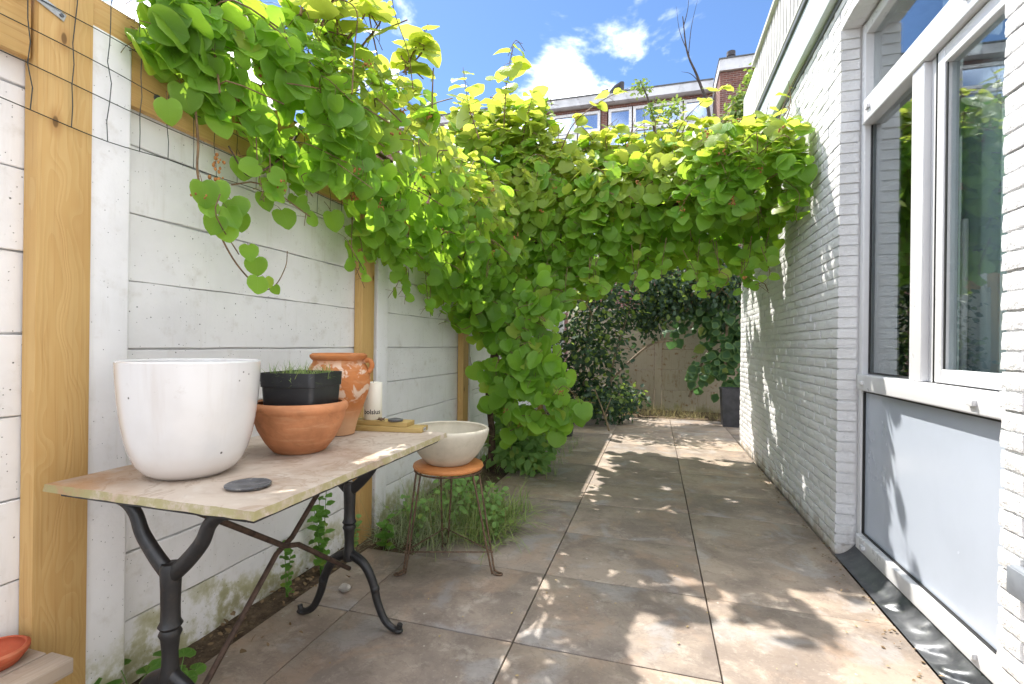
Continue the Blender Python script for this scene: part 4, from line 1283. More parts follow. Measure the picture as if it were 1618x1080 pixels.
for (y, z, s_) in ((1.30, 2.06, .10), (1.25, 1.985, .085), (1.62, 1.93, .10), (1.56, 1.90, .09), (1.71, 1.86, .10), (1.68, 1.80, .085), (1.78, 1.75, .09), (1.27, 2.15, .09), (1.44, 2.02, .10)):
    LV.add(np.array([-1.60, y, z+s_*.4]), np.array([.8, -.5, .35])+rv(.2), np.array([.1, .1, -1.])+rv(.3), s_, 0.)

LP, LR, LS, LY = LV.arrays()
keep = np.array([ok(*p) for p in LP+LR[:, :, 1]*.5])
LP, LR, LS, LY = LP[keep], LR[keep], LS[keep], LY[keep]
NL = len(LP)
# which leaves show largest in the photograph: paint them as discs into a small depth buffer
DB = np.full((270, 405), 1e9); ID = np.full((270, 405), -1)
ctr = LP+LR[:, :, 1]*.45
lx, ly, ld = project(ctr)
rpx = LS*.42*768/np.maximum(ld, .3)
facing = np.abs(np.sum((LR[:, :, 2]/LS[:, None])*((ctr-np.array([0, 0, CAMH]))/np.linalg.norm(ctr-np.array([0, 0, CAMH]), axis=1, keepdims=True)), axis=1))
yy, xx = np.mgrid[0:270, 0:405]
for i in range(NL):
    if ld[i] < .3: continue
    cx, cy, r = lx[i]/4, ly[i]/4, rpx[i]/4*(.35+.65*facing[i])
    a0, a1, b0, b1 = int(max(0, cx-r)), int(min(405, cx+r+2)), int(max(0, cy-r)), int(min(270, cy+r+2))
    if a0 >= a1 or b0 >= b1: continue
    sx, sy = xx[b0:b1, a0:a1], yy[b0:b1, a0:a1]
    mk = ((sx-cx)**2+(sy-cy)**2 < r*r) & (DB[b0:b1, a0:a1] > ld[i])
    DB[b0:b1, a0:a1][mk] = ld[i]; ID[b0:b1, a0:a1][mk] = i
seen = np.bincount(ID[ID >= 0].ravel(), minlength=NL)
order = np.argsort(-seen)
TOP = set(order[:298].tolist())

vine = thing('kiwi_vine', 'large green kiwi vine trained over the fence rail and across the yard', 'vine', (-1.5, 4.4, 0))
VO = np.array(vine.location)
var = rng.integers(0, 9, NL)
lmesh = []
for vi, (tv, tfc, uv, rim, fm) in enumerate(KL):
    row = []
    for yb in (0., .5, 1.):
        me = scatter_mesh('leaf', tv, tfc, uv, np.zeros((1, 3)), np.eye(3)[None], {'backlit_tint': np.array([yb])}, {'rim': rim}, ['kiwi_leaf', 'twig'], fm)
        row.append(me)
    lmesh.append(row)
for i in TOP:
    o = link('leaf', lmesh[var[i]][int(round(LY[i]*2))], vine)
    M = Matrix(LR[i].tolist()).to_4x4(); M.translation = Vector(LP[i]-VO)
    o.matrix_local = M
rest = np.array([i for i in range(NL) if i not in TOP])
meshes = []
for vi, (tv, tfc, uv, rim, fm) in enumerate(KL):
    idx = rest[var[rest] == vi]
    meshes.append((idx, tv, tfc, uv, rim, fm))
# all other leaves: one part
def join_scatter(name, sets, mats):
    Vs, Ls, ns, uvs, ys, rms, fms = [], [], [], [], [], [], []; base = 0
    for idx, tv, tfc, uv, rim, fm in sets:
        N, n_ = len(idx), len(tv)
        V = (np.einsum('nij,vj->nvi', LR[idx], tv)+(LP[idx]-VO)[:, None, :]).reshape(-1, 3)
        loops = np.concatenate([np.array(f) for f in tfc]); lens = np.array([len(f) for f in tfc])
        Vs.append(V); Ls.append((loops[None]+(np.arange(N)*n_)[:, None]).ravel()+base); ns.append(np.tile(lens, N)); uvs.append(np.tile(uv[loops], (N, 1)))
        ys.append(np.repeat(LY[idx], n_)); rms.append(np.tile(rim, N)); fms.append(np.tile(np.array(fm), N)); base += N*n_
    V = np.concatenate(Vs); L = np.concatenate(Ls); ls = np.concatenate(ns)
    me = bpy.data.meshes.new(name)
    me.vertices.add(len(V)); me.vertices.foreach_set('co', V.ravel())
    me.loops.add(len(L)); me.loops.foreach_set('vertex_index', L.astype(np.int32))
    me.polygons.add(len(ls)); me.polygons.foreach_set('loop_start', np.concatenate([[0], np.cumsum(ls)[:-1]]).astype(np.int32)); me.polygons.foreach_set('loop_total', ls.astype(np.int32))
    for m_ in mats: me.materials.append(MAT[m_])
    me.polygons.foreach_set('material_index', np.concatenate(fms).astype(np.int32))
    u = me.uv_layers.new(name='UVMap'); u.data.foreach_set('uv', np.concatenate(uvs).ravel())
    a = me.attributes.new('backlit_tint', 'FLOAT', 'POINT'); a.data.foreach_set('value', np.concatenate(ys).astype(np.float32))
    a = me.attributes.new('rim', 'FLOAT', 'POINT'); a.data.foreach_set('value', np.concatenate(rms).astype(np.float32))
    me.update(calc_edges=True); me.polygons.foreach_set('use_smooth', np.full(len(ls), True))
    return me
fo_ = link('foliage', join_scatter('foliage', meshes, ['kiwi_leaf', 'twig']), vine); fo_['kind'] = 'stuff'
# wood
def vwood(name, pts, r0, r1, mat='bark', n=8, sub=7):
    sp = spline(pts, sub); m = MB(); m.tube(sp, lerp_r(r0, r1, len(sp)), n)
    return part(name, local(m, vine), mat, vine, smooth=60)
vwood('trunk', [(-1.50, 4.40, -.05), (-1.47, 4.36, .35), (-1.50, 4.33, .75), (-1.46, 4.36, 1.15), (-1.44, 4.32, 1.6), (-1.40, 4.30, 2.1), (-1.35, 4.28, 2.5)], .034, .024)
tw = []
for q in range(40):
    t = q/39; a = t*13
    tw.append((-1.475+.036*cos(a)+.05*t, 4.36+.036*sin(a)-.05*t, t*2.3))
m = MB(); m.tube(tw, lerp_r(.020, .012, 40), 7); part('twining_stem', local(m, vine), 'bark', vine, smooth=60)
for pts, r0, r1 in (
    ([(-1.42, 4.3, 1.9), (-1.15, 4.35, 2.2), (-.6, 4.4, 2.38), (.1, 4.4, 2.42), (.6, 4.4, 2.45), (.98, 4.38, 2.44)], .022, .012),
    ([(-1.42, 4.3, 1.7), (-1.25, 4.30, 1.95), (-1.05, 4.35, 2.15), (-.8, 4.5, 2.4), (-.3, 5.2, 2.5), (.3, 5.8, 2.5)], .020, .010),
    ([(-1.42, 4.3, 1.8), (-1.5, 3.9, 2.1), (-1.58, 3.2, 2.3), (-1.60, 2.4, 2.33), (-1.62, 1.8, 2.30), (-1.64, 1.3, 2.22)], .022, .007),
    ([(-1.45, 4.3, 1.5), (-1.3, 4.2, 1.65), (-1.2, 4.15, 1.9), (-1.15, 4.2, 2.2)], .014, .010),
    ([(-1.44, 4.35, 1.3), (-1.2, 4.3, 1.42), (-.98, 4.25, 1.50), (-.85, 4.3, 1.75), (-.82, 4.3, 2.2)], .011, .007),
    ([(-1.46, 4.35, 1.1), (-1.25, 4.2, 1.28), (-1.05, 4.1, 1.40), (-.90, 4.05, 1.44), (-.86, 4.1, 1.6)], .009, .005),
    ([(-1.3, 4.1, 1.9), (-1.18, 3.95, 1.6), (-1.05, 3.88, 1.2), (-.9, 3.84, .9), (-.65, 3.82, .70)], .007, .003),
    ([(-1.45, 4.3, 2.1), (-1.2, 4.8, 2.45), (-.9, 5.6, 2.5), (-.6, 6.5, 2.5)], .016, .008),
    ([(-1.60, 1.9, 2.2), (-1.56, 1.75, 2.02), (-1.55, 1.62, 1.90), (-1.56, 1.55, 1.86), (-1.58, 1.48, 1.95)], .006, .003),
    ([(-1.58, 2.6, 2.1), (-1.45, 2.9, 1.95), (-1.40, 3.3, 1.85), (-1.4, 3.7, 1.75)], .008, .005)):
    vwood('branch', pts, r0, r1)
for sp, r0, r1 in SHOOTS:
    m = MB(); m.tube(sp, lerp_r(r0, r1, len(sp)), 6); part('shoot', local(m, vine), 'twig', vine, smooth=60)
# fine brown twigs through the mass, one part
m = MB()
for q in range(560):
    i = random.randrange(NL); p = Vector(LP[i]); d = Vector((random.gauss(0, 1), random.gauss(0, .7), random.gauss(0, .45))).normalized(); fo = random.choice((.06, -.05, -.08))
    L = random.uniform(.12, .34)
    pts = [p-d*L*.5+Vector((0, .05, -.02)), p+Vector((random.gauss(0, .02)-fo*.4, fo, random.gauss(0, .03))), p+d*L*.5+Vector((0, .05, -.03))]
    if all(-1.68 < a.x < .98 for a in pts): m.tube(spline(pts, 3), random.uniform(.0016, .0042), 5)
tw_ = part('twigs', local(m, vine), 'twig', vine, smooth=60); tw_['kind'] = 'stuff'
m = MB()
fr = [(-1.55, 1.40, 1.86), (-1.55, 1.42, 1.84), (-1.55, 1.41, 1.80), (-1.5, 1.68, 1.86)]
fr += [tuple(LP[i]+np.array([.0, -.04, .02])) for i in rng.choice(order[:700], 70)]
for c in fr:
    for q in range(random.randint(5, 9)):
        m.sphere((c[0]+random.gauss(0, .012), c[1]+random.gauss(0, .012), c[2]+random.gauss(0, .012)), random.uniform(.0035, .0075), 6, 4, (1, .8, 1.2))
fl_ = part('spent_flowers', local(m, vine), 'flower', vine, smooth=60); fl_['kind'] = 'stuff'
vb = thing('wooden_batten', 'short dark wooden batten on the brick wall holding the vine wires', 'batten', (.985, 4.38, 2.43))
m = MB(); m.box(-.03, .033, -.05, .05, -.035, .035); part('block', m, 'bark', vb, bevel=.004)
for q in range(3):
    m = MB(); m.tube([(-.03, -.03+q*.03, 0.), (-2.60, -.03+q*.5, .02)], .002, 5); part('wire', m, 'wire_green', vb)

# ------------------------------------------------------------------ now lay the bricks
vis = np.zeros(len(spots))
for i, (y, z, k_) in enumerate(spots):
    if pd[i] < .5 or not (-10 < px[i] < 1640 and -20 < py[i] < 1100): continue
    if 1.83 < 0: continue
    u, v_ = int(min(404, max(0, px[i]/4))), int(min(269, max(0, py[i]/4)))
    if DB[v_, u] < pd[i]-.1: continue
    if y < Y_OPEN0 and px[i] < 1560: continue
    w = (BL if k_ == 'full' else .0965)
    x1_, _, _ = project(np.array([[HX, y-w/2, z]])); x2_, _, _ = project(np.array([[HX, y+w/2, z]]))
    vis[i] = abs(x1_[0]-x2_[0])*(.0515*768/pd[i])
bord_ = np.argsort(-vis); BT_ = [i for i in bord_[:298] if vis[i] > 0]; BS = set(BT_)
def bpose(i):
    r = random.Random(i*7+1)
    return r.uniform(-.0025, .0025), r.uniform(-.001, .001), r.uniform(-.0012, .0012), r.choice((0, 1)), r.randrange(99)
stuff = MB()
for i, (y, z, k_) in enumerate(spots):
    dx, dy, dz, fl, vi = bpose(i)
    lst = BMESH[k_]
    if i in BS:
        o = link('brick', lst[vi % len(lst)], house, (dx, y+dy, z+dz)); o.rotation_euler = (random.uniform(-.006, .006), 0, random.uniform(-.008, .008))
    else:
        src = BV[k_][vi % len(lst)]; b0 = len(stuff.v)
        stuff.v += [(v[0]+dx, v[1]+y+dy, v[2]+z+dz) for v in src.v]
        for f in src.f: stuff.face(*[b0+q for q in f])
ob = link('brickwork', stuff.mesh('brickwork', 'brick_white', smooth=50), house); ob['kind'] = 'stuff'

# ------------------------------------------------------------------ other plants
def simple_leaf(fold=.25, w=.32):
    v = np.array([(0, 0, 0), (w, .35, fold*w), (w*.75, .72, fold*w*.6), (0, 1, -.06), (-w*.75, .72, fold*w*.6), (-w, .35, fold*w), (0, .5, 0)], float)
    f = [(0, 1, 6), (1, 2, 6), (2, 3, 6), (3, 4, 6), (4, 5, 6), (5, 0, 6)]
    uv = np.array([(a[0]/(2*w)+.5, a[1]) for a in v]); rim = np.array([1, 1, 1, 1, 1, 1, 0.])
    return v, f, uv, rim
SL, RLF = simple_leaf(), simple_leaf(.2, .46)
def frames(P, N_, T, S_):
    N_ = N_/np.linalg.norm(N_, axis=1, keepdims=True)
    T = T-N_*np.sum(N_*T, axis=1, keepdims=True); T /= np.linalg.norm(T, axis=1, keepdims=True)+1e-9
    return np.stack([np.cross(T, N_), T, N_], axis=2)*S_[:, None, None]
def crown(name, parent, pts, n, size, mat, tmpl=SL, updir=(0, -.2, 1.), spread=.8, hang=0., origin=(0, 0, 0), keepf=None):
    """leaves in clumps: pts = list of (x, y, z, radius)"""
    w = np.array([p[3]**1.7 for p in pts]); w /= w.sum()
    idx = rng.choice(len(pts), n, p=w)
    C_ = np.array([p[:3] for p in pts])[idx]; r = np.array([p[3] for p in pts])[idx]
    d = rng.normal(size=(n, 3)); d /= np.linalg.norm(d, axis=1, keepdims=True)
    P = C_+d*(r*(rng.random(n)**.45))[:, None]
    sub = rng.integers(0, max(6, n//22), n); so_ = rng.normal(size=(max(6, n//22), 3))*.5
    P = P+so_[sub]*r[:, None]*.35
    N_ = np.array(updir)[None]+d*.5+rng.normal(size=(n, 3))*spread
    T = d+rng.normal(size=(n, 3))*.6+np.array([0, 0, -hang])
    S_ = size*rng.uniform(.6, 1.3, n)
    if keepf is not None:
        k_ = np.array([keepf(p) for p in P]); P, N_, T, S_ = P[k_], N_[k_], T[k_], S_[k_]
    R = frames(P, N_, T, S_)
    me = scatter_mesh(name, tmpl[0], tmpl[1], tmpl[2], P-np.array(origin), R, {}, {'rim': tmpl[3]}, [mat])
    o = link(name, me, parent); o['kind'] = 'stuff'; return o
def wood(name, parent, pts, r0, r1, mat, origin=(0, 0, 0), n=8):
    sp = spline(pts, 6); m = MB(); m.tube([Vector(p)-Vector(origin) for p in sp], lerp_r(r0, r1, len(sp)), n)
    return part(name, m, mat, parent, smooth=60)
inside = lambda p: (p[0] > -1.68 or p[2] > 2.3) and (p[1] < 9.5 or p[2] > 2.1) and p[2] > .02

# grassy clump at the foot of the fence, behind the stool
gc = thing('grass_clump', 'bushy clump of grass and grey lavender growing behind the wire stool', 'plant', (-1.25, 2.85, 0))
def clump(x0, x1, y0, y1):
    return lambda: (random.uniform(x0, x1), random.uniform(y0, y1), 0.)
b = blades('grass_blades', 800, clump(-.28, .30, -.12, .55), (.16, .37), (.0045, .0085), .75, ['blade'], gc, 1.8); b['kind'] = 'stuff'
b = blades('lavender_stems', 800, clump(-.38, .12, -.30, .30), (.18, .40), (.003, .0055), .80, ['blade_grey'], gc, 2.0); b['kind'] = 'stuff'
b = blades('edge_blades', 300, clump(.05, .42, -.10, .60), (.16, .40), (.004, .0075), 1.0, ['blade'], gc, 2.0, (.6, -.2, 0)); b['kind'] = 'stuff'
crown('weed_leaves', gc, [(-1.45, 2.75, .12, .14), (-1.2, 2.95, .2, .16), (-1.05, 3.1, .16, .15), (-1.3, 3.1, .28, .14), (-.98, 2.9, .10, .10)], 420, .042, 'mint_leaf', SL, (.1, -.3, 1.), .5, .1, (-1.25, 2.85, 0), inside)
b = blades('broad_blades', 260, clump(-.25, .36, -.1, .5), (.16, .36), (.004, .008), .7, ['blade'], gc, 1.8); b['kind'] = 'stuff'
b = blades('dead_stems', 260, clump(-.30, .38, -.2, .5), (.16, .42), (.0012, .0024), .7, ['dry_grass'], gc); b['kind'] = 'stuff'

# soft-leaved plant under the vine
mp = thing('mint_plant', 'leafy green mint plant growing under the hanging vine shoots', 'plant', (-1.20, 4.6, 0))
MP = [(x-.10, y+.6, z, r) for x, y, z, r in [(-1.28, 4.0, .50, .13), (-1.15, 3.92, .42, .17), (-1.02, 3.95, .34, .16), (-1.2, 3.85, .22, .18), (-.95, 3.98, .20, .15), (-1.0, 3.8, .12, .13), (-1.35, 4.0, .3, .12), (-1.3, 3.8, .2, .12)]]
crown('leaves', mp, MP, 620, .10, 'mint_leaf', simple_leaf(.2, .30), (.1, -.55, .8), .45, .25, (-1.20, 4.6, 0), inside)
for q in range(14):
    x, y, z, r = random.choice(MP)
    wood('stem', mp, [(x+random.uniform(-.08, .08), y, 0), (x+random.uniform(-.05, .05), y-.02, z*.6), (x, y, z+r*.5)], .004, .002, 'mint_leaf', (-1.20, 4.6, 0), 5)

def seedling(name, label, x, y, h, n, size, spread, mat='seedling_leaf', tm=RLF, group=None):
    r = thing(name, label, 'plant', (x, y, 0), 0, group)
    k_ = max(2, n//14); P, N_, T = [], [], []
    for q in range(k_):
        a = random.uniform(0, 2*pi); s_ = random.uniform(.2, 1)*spread; hh = h*random.uniform(.65, 1.05)
        pts = [(s_*.15*cos(a), s_*.15*sin(a), -.02), (s_*.5*cos(a), s_*.5*sin(a), hh*.5), (s_*cos(a), s_*sin(a), hh)]
        wood('stem', r, pts, .0028, .0012, mat, n=5)
        sp = spline(pts, 8)
        for j in range(14):
            t = .15+.85*(j+.5)/14; p = sp[min(len(sp)-1, int(t*(len(sp)-1)))]
            b_ = j*2.5+q
            P.append(np.array(p)); T.append([cos(b_), sin(b_), .25]); N_.append([.5*cos(b_)*-.3+.25, .5*sin(b_)*-.3-.3, 1.])
    P, N_, T = np.array(P), np.array(N_, float)+rng.normal(size=(len(P), 3))*.2, np.array(T, float)
    S_ = size*rng.uniform(.6, 1.2, len(P))
    me = scatter_mesh('leaves', tm[0], tm[1], tm[2], P, frames(P, N_, T, S_), {}, {'rim': tm[3]}, [mat])
    link('leaves', me, r); return r
seedling('seedling', 'tall round-leaved seedling growing against the fence behind the table', -1.655, 2.16, .48, 60, .050, .09)
seedling('seedling', 'low round-leaved seedling against the fence, nearest the rear table leg', -1.665, 1.92, .24, 28, .036, .05)
seedling('seedling', 'thin seedling between the table leg and the second timber post', -1.62, 2.34, .30, 30, .030, .09, 'mint_leaf')
seedling('seedling', 'bright green fresh weed at the foot of the second timber post', -1.50, 2.52, .20, 28, .065, .06, 'seedling_leaf', SL)
def columbine(label, x, y, h, spread, nl, size):
    r = thing('columbine', label, 'plant', (x, y, 0)); P, N_, T, S_ = [], [], [], []
    for q in range(nl):
        a = q*2*pi/nl+random.uniform(-.3, .3); s_ = spread*random.uniform(.3, 1.); hh = h*random.uniform(.6, 1.1)
        e = np.array([s_*cos(a), s_*sin(a), hh])
        wood('stem', r, [(0, 0, -.02), tuple(e*np.array([.4, .4, .7])), tuple(e)], .0022, .0012, 'mint_leaf', n=5)
        for k_ in range(3):
            b_ = a+(k_-1)*1.15
            P.append(e); T.append([cos(b_), sin(b_), .05]); N_.append([0.15, -.15, 1.]); S_.append(size*random.uniform(.8, 1.1))
    P, N_, T, S_ = np.array(P), np.array(N_)+rng.normal(size=(len(P), 3))*.12, np.array(T), np.array(S_)
    tm = simple_leaf(.15, .5)
    v = tm[0].copy(); v[3] = (0, .86, -.03)      # blunt lobed leaflet
    me = scatter_mesh('leaves', v, tm[1], tm[2], P, frames(P, N_, T, S_), {}, {'rim': tm[3]}, ['seedling_leaf'])
    link('leaves', me, r)
columbine('lobed-leaf columbine plant by the first timber post, at the bottom edge', -1.62, 1.17, .105, .13, 12, .05)
columbine('small columbine plant at the foot of the near table leg', -1.50, 1.235, .11, .07, 6, .045)

# leaf litter and stones in the bed
n = 420
P = np.stack([rng.uniform(-1.73, -1.38, n), rng.uniform(1.5, 3.4, n), rng.uniform(.004, .022, n)], 1)
k_ = (P[:, 0] < -1.61) | (P[:, 1] > 2.50) | (rng.random(n) < .06)
P = P[k_]
R = frames(P, np.array([[0, 0, 1.]])+rng.normal(size=(len(P), 3))*.35, rng.normal(size=(len(P), 3)), rng.uniform(.012, .04, len(P)))
lo_ = link('leaf_litter', scatter_mesh('leaf_litter', SL[0], SL[1], SL[2], P, R, mats=['litter']))
tag(lo_, 'brown dead leaves and chips lying in the soil along the fence', 'leaf litter', kind='stuff')
m = MB(); m.sphere((0, 0, 0), .030, 7, 5, (1.2, .8, .6)); me = m.mesh('stone', 'rubble', smooth=0); jitter_mesh(me, .014, 24., 2.)
tag(link('stone', me, None, (-1.42, 2.02, .016)), 'pale chunk of rubble lying by the rear table foot', 'stone')
n = 230
P = np.stack([1.01-np.abs(rng.normal(0, .05, n)), rng.uniform(1.2, 6.5, n), rng.uniform(.003, .010, n)], 1)
R = frames(P, np.array([[0, 0, 1.]])+rng.normal(size=(n, 3))*.3, rng.normal(size=(n, 3)), rng.uniform(.006, .022, n))
tag(link('wall_litter', scatter_mesh('wall_litter', SL[0], SL[1], SL[2], P, R, mats=['litter'])), 'brown leaf crumbs gathered along the foot of the brick wall', 'leaf litter', kind='stuff')
# small twig pieces and petals
n = 300
P = np.stack([rng.uniform(-1.2, 1.0, n), rng.uniform(1.3, 8.3, n), np.full(n, .006)], 1)
R = frames(P, np.array([[0, 0, 1.]])+rng.normal(size=(n, 3))*.12, rng.normal(size=(n, 3)), rng.uniform(.006, .016, n))
tag(link('fallen_petals', scatter_mesh('fallen_petals', SL[0], SL[1], SL[2], P, R, mats=['straw'])), 'scattered dry petals and bits lying on the paving', 'petals', kind='stuff')

# dark evergreen at the back left
eg = thing('evergreen_shrub', 'dark dense evergreen shrub filling the back left corner of the yard', 'shrub', (-1.1, 7.9, 0))
EG = [(-1.25, 7.6, .45, .42), (-1.2, 7.7, 1.1, .46), (-1.1, 7.8, 1.75, .48), (-.85, 7.9, .5, .40), (-.80, 8.0, 1.2, .44), (-.62, 8.1, 1.85, .48), (-.60, 8.2, .40, .28), (-.30, 8.3, 1.75, .26), (.10, 8.35, 2.0, .48), (-.9, 7.7, 2.25, .45), (-.2, 8.2, 2.4, .42), (-.75, 7.3, .3, .24), (-.5, 7.7, .2, .2), (.5, 8.5, 2.3, .5), (.95, 8.6, 2.2, .42), (.1, 8.6, 1.95, .26), (-.12, 8.5, 1.5, .22), (.45, 8.8, 1.95, .2), (-.3, 8.5, .30, .18), (.3, 8.8, 2.12, .36), (.78, 8.8, 2.05, .34), (.0, 8.6, 1.78, .30), (1.15, 8.9, 2.3, .4), (-.6, 8.6, 2.75, .5), (.2, 8.8, 2.8, .5), (.9, 8.9, 2.8, .5), (1.6, 9.0, 2.5, .5)]  # highest clumps on the right added overhead to shade the far wall
crown('foliage', eg, EG, 10500, .085, 'shrub_leaf', simple_leaf(.2, .30), (.0, -.4, .7), .8, .3, (-1.1, 7.9, 0), inside)
crown('young_leaves', eg, [(x, y-.08, z+.08, r*1.05) for x, y, z, r in EG], 2200, .085, 'tree_leaf', simple_leaf(.2, .34), (.0, -.4, .7), .8, .3, (-1.1, 7.9, 0), inside)
for a in ([(-1.1, 7.9, 0), (-1.1, 7.85, .8), (-1.0, 7.8, 1.7), (-.9, 7.7, 2.3)], [(-.7, 8.0, 0), (-.65, 8.0, .9), (-.4, 8.1, 1.8)], [(-.95, 8.2, .35), (-.48, 8.35, .86), (-.08, 8.42, 1.22), (.28, 8.5, 1.30)], [(-.95, 8.2, 0), (-.95, 8.2, .36)]):
    wood('branch', eg, a, .026, .014, 'bark_pale', (-1.1, 7.9, 0))
# second plant: climber with large dull leaves at the back right
cl = thing('climbing_plant', 'large-leaved climbing plant on the far wall beside the dark planter', 'plant', (1.0, 8.9, 0))
CL = [(.75, 8.9, 1.75, .34), (1.1, 8.9, 1.6, .36), (1.25, 8.8, 1.2, .30), (.95, 8.8, .95, .30), (.75, 8.8, .72, .20), (1.3, 8.9, 2.05, .36), (.45, 8.9, 1.95, .25), (1.2, 8.7, .65, .22), (.35, 9.0, 1.45, .16), (1.6, 8.8, 1.5, .4)]
crown('foliage', cl, CL, 560, .17, 'climb_leaf', simple_leaf(.2, .46), (.0, -.8, .6), .45, .8, (1.0, 8.9, 0), inside)
for a in ([(1.1, 8.75, 0), (1.12, 8.75, .8), (1.15, 8.8, 1.6), (1.2, 8.85, 2.2)], [(.50, 8.6, 1.80), (.72, 8.8, 2.15), (1.0, 8.9, 2.5)], [(.28, 8.6, 1.75), (.42, 8.7, 2.1), (.62, 8.9, 2.5)], [(.60, 9.2, .3), (.75, 9.2, .8), (1.0, 9.2, 1.3)]):
    wood('branch', cl, a, .03, .018, 'bark_pale', (1.0, 8.9, 0))
# tree behind, rising above the vine
tr = thing('garden_tree', 'slender small-leaved tree rising above the vine in front of the brick flats', 'tree', (.1, 10.2, 0))
wood('trunk', tr, [(.25, 10.3, 0), (.22, 10.25, 2.), (.14, 10.2, 4.0), (-.02, 10.2, 5.2), (-.14, 10.15, 6.0), (-.35, 10.1, 6.55)], .06, .010, 'bark_dark', (.1, 10.2, 0))
TR = [(-.30, 10.1, 6.4, .16), (-.05, 10.1, 5.9, .20), (.25, 10.1, 5.5, .26), (.30, 10.2, 5.95, .18), (-.35, 10.2, 5.3, .22), (.0, 10.2, 5.0, .35), (.45, 10.3, 4.7, .40), (-.5, 10.3, 4.6, .35), (.2, 10.3, 4.3, .5), (-.8, 10.3, 4.3, .4), (.8, 10.3, 4.4, .4)]
crown('crown', tr, TR, 3000, .085, 'tree_leaf', SL, (0, -.2, 1.), .8, .2, (.1, 10.2, 0))
for a in ([(.02, 10.2, 5.0), (.25, 10.15, 5.5), (.4, 10.1, 5.8)], [(.14, 10.2, 4.2), (-.3, 10.2, 4.9), (-.42, 10.2, 5.4)]):
    wood('limb', tr, a, .018, .005, 'bark_dark', (.1, 10.2, 0))
rs = thing('rose_bush', 'tall loose bush with small leaves beside the slatted parapet', 'bush', (1.75, 9.6, 0))
RS = [(1.62, 9.6, 5.75, .26), (1.45, 9.6, 5.45, .28), (1.72, 9.6, 6.1, .16), (1.55, 9.6, 5.2, .36), (1.25, 9.6, 5.2, .26), (1.55, 9.6, 4.8, .42), (1.40, 9.6, 4.4, .45), (1.75, 9.6, 5.05, .35), (1.1, 9.6, 4.5, .35), (1.0, 9.5, 4.0, .45), (1.65, 9.6, 3.9, .5), (1.2, 9.5, 5.0, .16), (.75, 9.5, 4.6, .2), (1.85, 9.6, 5.9, .12)]
crown('foliage', rs, RS, 5500, .10, 'tree_leaf', SL, (0, -.3, 1.), .8, .2, (1.75, 9.6, 0))
for a in ([(1.75, 9.6, 0), (1.6, 9.6, 2.5), (1.6, 9.6, 4.6), (1.78, 9.6, 5.9)], [(1.6, 9.6, 2.0), (1.3, 9.6, 3.6), (1.15, 9.55, 4.9)], [(1.5, 9.6, 4.0), (1.2, 9.5, 4.9), (.7, 9.4, 5.0)]):
    wood('stem', rs, a, .025, .006, 'bark_dark', (1.75, 9.6, 0))
bt = thing('bare_branch', 'bare leafless tree branch reaching up against the blue sky', 'tree', (1.5, 14., 0))
wood('trunk', bt, [(1.6, 14., 0), (1.5, 14., 4.), (1.35, 14., 7.2), (1.05, 14., 8.4), (.75, 14., 9.2), (.62, 14., 10.2)], .07, .012, 'bark_dark', (1.5, 14., 0))
for a in ([(.80, 14., 9.1), (.55, 14., 9.8), (.45, 14., 10.5)], [(.78, 14., 9.15), (.85, 14., 9.9), (1.0, 14., 10.6)], [(1.1, 14., 8.3), (.85, 14., 8.6), (.6, 14., 8.7)], [(.64, 14., 9.9), (.75, 14., 10.4), (.78, 14., 11.)]):
    wood('twig', bt, a, .014, .003, 'bark_dark', (1.5, 14., 0), 5)

# dark planter, small pot, sticks, straw at the back
pt = thing('square_planter', 'dark grey square planter beside the far end of the brick wall', 'planter', (1.12, 8.05, 0))
m = MB(); m.v = [(-.12, -.12, 0), (.12, -.12, 0), (.12, .12, 0), (-.12, .12, 0), (-.15, -.15, .58), (.15, -.15, .58), (.15, .15, .58), (-.15, .15, .58), (-.13, -.13, .58), (.13, -.13, .58), (.13, .13, .58), (-.13, .13, .58), (-.13, -.13, .53), (.13, -.13, .53), (.13, .13, .53), (-.13, .13, .53)]
for q in range(4):
    e = (q+1) % 4
    m.face(q, e, e+4, q+4); m.face(q+4, e+4, e+8, q+8); m.face(q+8, e+8, e+12, q+12)
m.face(3, 2, 1, 0); part('shell', m, 'planter', pt)
m = MB(); m.box(-.128, .128, -.128, .128, .50, .535); part('potting_soil', m, 'soil', pt)
sp_ = thing('small_pot', 'small black plant pot full of dry straw at the edge of the paving', 'plant pot', (-1.12, 6.4, 0))
m = MB(); m.lathe(rounded([(.001, 0), (.085, 0), (.105, .17), (.113, .172), (.113, .19)], .005, .02), 28); part('shell', m, 'plastic_black', sp_)
b = blades('straw', 260, disc(.10, .16), (.10, .28), (.0015, .003), .9, ['dry_grass'], sp_, 1.5, (.7, -.1, -.2)); b['kind'] = 'stuff'
sk = thing('dry_stalks', 'two pale dry stalks sticking up from the soil at the edge of the shrub', 'stalks', (-.63, 6.95, 0))
m = MB(); m.tube([(.03, 0, -.02), (-.04, 0, .22), (-.17, -.05, .56)], [.014, .011, .007], 7); part('stalk', m, 'stick', sk)
m = MB(); m.tube([(-.05, 0, .20), (.0, 0, .34), (.05, .02, .48)], [.008, .006, .004], 7); part('stalk', m, 'stick', sk)
b = blades('straw_litter', 900, lambda: (random.uniform(-.7, 1.05), random.uniform(8.38, 9.1), random.uniform(.01, .05)), (.12, .34), (.002, .004), 1.35, ['dry_grass'], None, .6)
tag(b, 'dry straw and clippings strewn along the far edge of the paving', 'straw', kind='stuff')
b = blades('low_weeds', 500, lambda: (random.uniform(-1.5, -.85), random.uniform(4.2, 6.2), 0.), (.06, .2), (.0015, .004), .8, ['blade'])
tag(b, 'low green weeds growing along the bed beside the paving', 'weeds', kind='stuff')

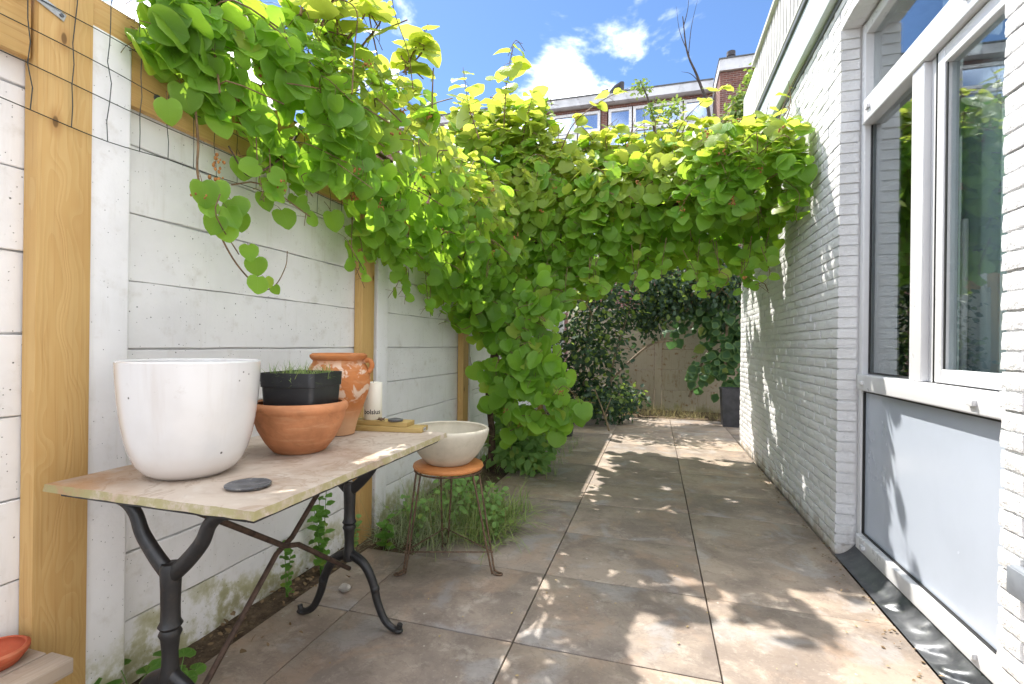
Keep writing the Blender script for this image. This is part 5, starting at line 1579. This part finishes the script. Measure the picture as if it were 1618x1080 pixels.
# ------------------------------------------------------------------ flats beyond the yard
fb = thing('apartment_building', 'brown brick flats with white framed windows under a grey roof edge', 'building', (0, 20, 0))
def fp(name, x0, x1, y0, y1, z0, z1, mat, parent=fb, bevel=0):
    m = MB(); m.box(x0, x1, y0, y1, z0, z1)
    return part(name, m, mat, parent, bevel=bevel, smooth=0 if not bevel else 40)
fp('wall', -16, 2.0, .14, 8, 0, 10.92, 'far_brick')
fp('brick_band', -16, 2.0, -.02, .138, 10.80, 10.92, 'far_brick')
fp('roof', -16.2, 2.0, -.35, 8.2, 10.94, 11.26, 'far_fascia')
fp('roof_edge', -16.2, 2.0, -.38, 8.2, 11.262, 11.31, 'gutter')
def far_window(x0, x1, z0, z1):
    f = MB(); t = .11
    f.box(x0, x0+t, -.01, .10, z0, z1); f.box(x1-t, x1, -.01, .10, z0, z1); f.box(x0+t, x1-t, -.01, .10, z0, z0+t); f.box(x0+t, x1-t, -.01, .10, z1-t, z1)
    w_ = part('window', f, 'far_frame', fb, smooth=0)
    m = MB(); m.box(x0+t, x1-t, .055, .07, z0+t, z1-t); part('pane', m, 'far_glass', w_, smooth=0)
    m = MB(); m.box(x0+t, x1-t, .085, .12, z0+t, z1-t); part('blind', m, 'blind', w_, smooth=0)
for x0_, x1_ in ((-11.4, -9.2), (-9.15, -7.4), (-7.35, -5.38), (-5.33, -3.20), (-3.15, -2.25), (-1.92, -1.0), (-.95, .92), (.97, 1.98)):
    far_window(x0_, x1_, 9.96, 10.79)
    far_window(x0_, x1_, 8.30, 9.93)
for x0_ in np.arange(-11.4, 1.5, 2.15):
    far_window(x0_, x0_+1.8, 5.0, 7.2)
fp('pier', -2.20, -1.97, -.06, .138, 6.0, 10.735, 'far_brick')
fp('corner_post', 1.985, 2.02, -.1, .138, 6., 10.735, 'far_frame')
ch = fp('chimney', -2.45, -1.36, .9, 1.7, 11.31, 11.62, 'far_brick')
for cx in (-2.18, -1.72):
    m = MB(); m.lathe([(.16, 0), (.16, .06), (.12, .09), (.11, .42), (.15, .45), (.15, .50)], 14, (cx, 1.3, 11.62)); part('chimney_pot', m, 'roof_dark', ch)
for pts in ([(-2.0, 1.3, 12.05), (-1.75, 1.3, 12.32), (-1.55, 1.3, 12.42)], [(-2.35, 1.3, 12.15), (-2.05, 1.3, 12.20)], [(-1.52, 1.3, 11.62), (-1.50, 1.3, 12.5)]):
    m = MB(); m.tube(pts, .11, 8); part('cowl', m, 'roof_dark', ch)
fp('tower', 2.04, 9.0, -2.0, 8, 0, 10.62, 'far_brick')
fp('tower_fascia', 2.0, 9.1, -2.1, 8.1, 10.64, 11.02, 'far_fascia')
fp('tower_edge', 1.98, 9.12, -2.13, 8.1, 11.022, 11.06, 'gutter')
w_ = fp('window', 3.10, 4.4, -2.05, -1.98, 9.2, 10.45, 'far_frame')
m = MB(); m.box(3.18, 4.32, -2.07, -2.055, 9.28, 10.37); part('pane', m, 'far_glass', w_, smooth=0)
m = MB(); m.tube([(2.48, -1.2, 11.06), (2.48, -1.2, 11.55)], .13, 12); m.tube([(2.48, -1.2, 11.56), (2.48, -1.2, 11.72)], .15, 12); part('vent_pipe', m, 'roof_dark', fb)
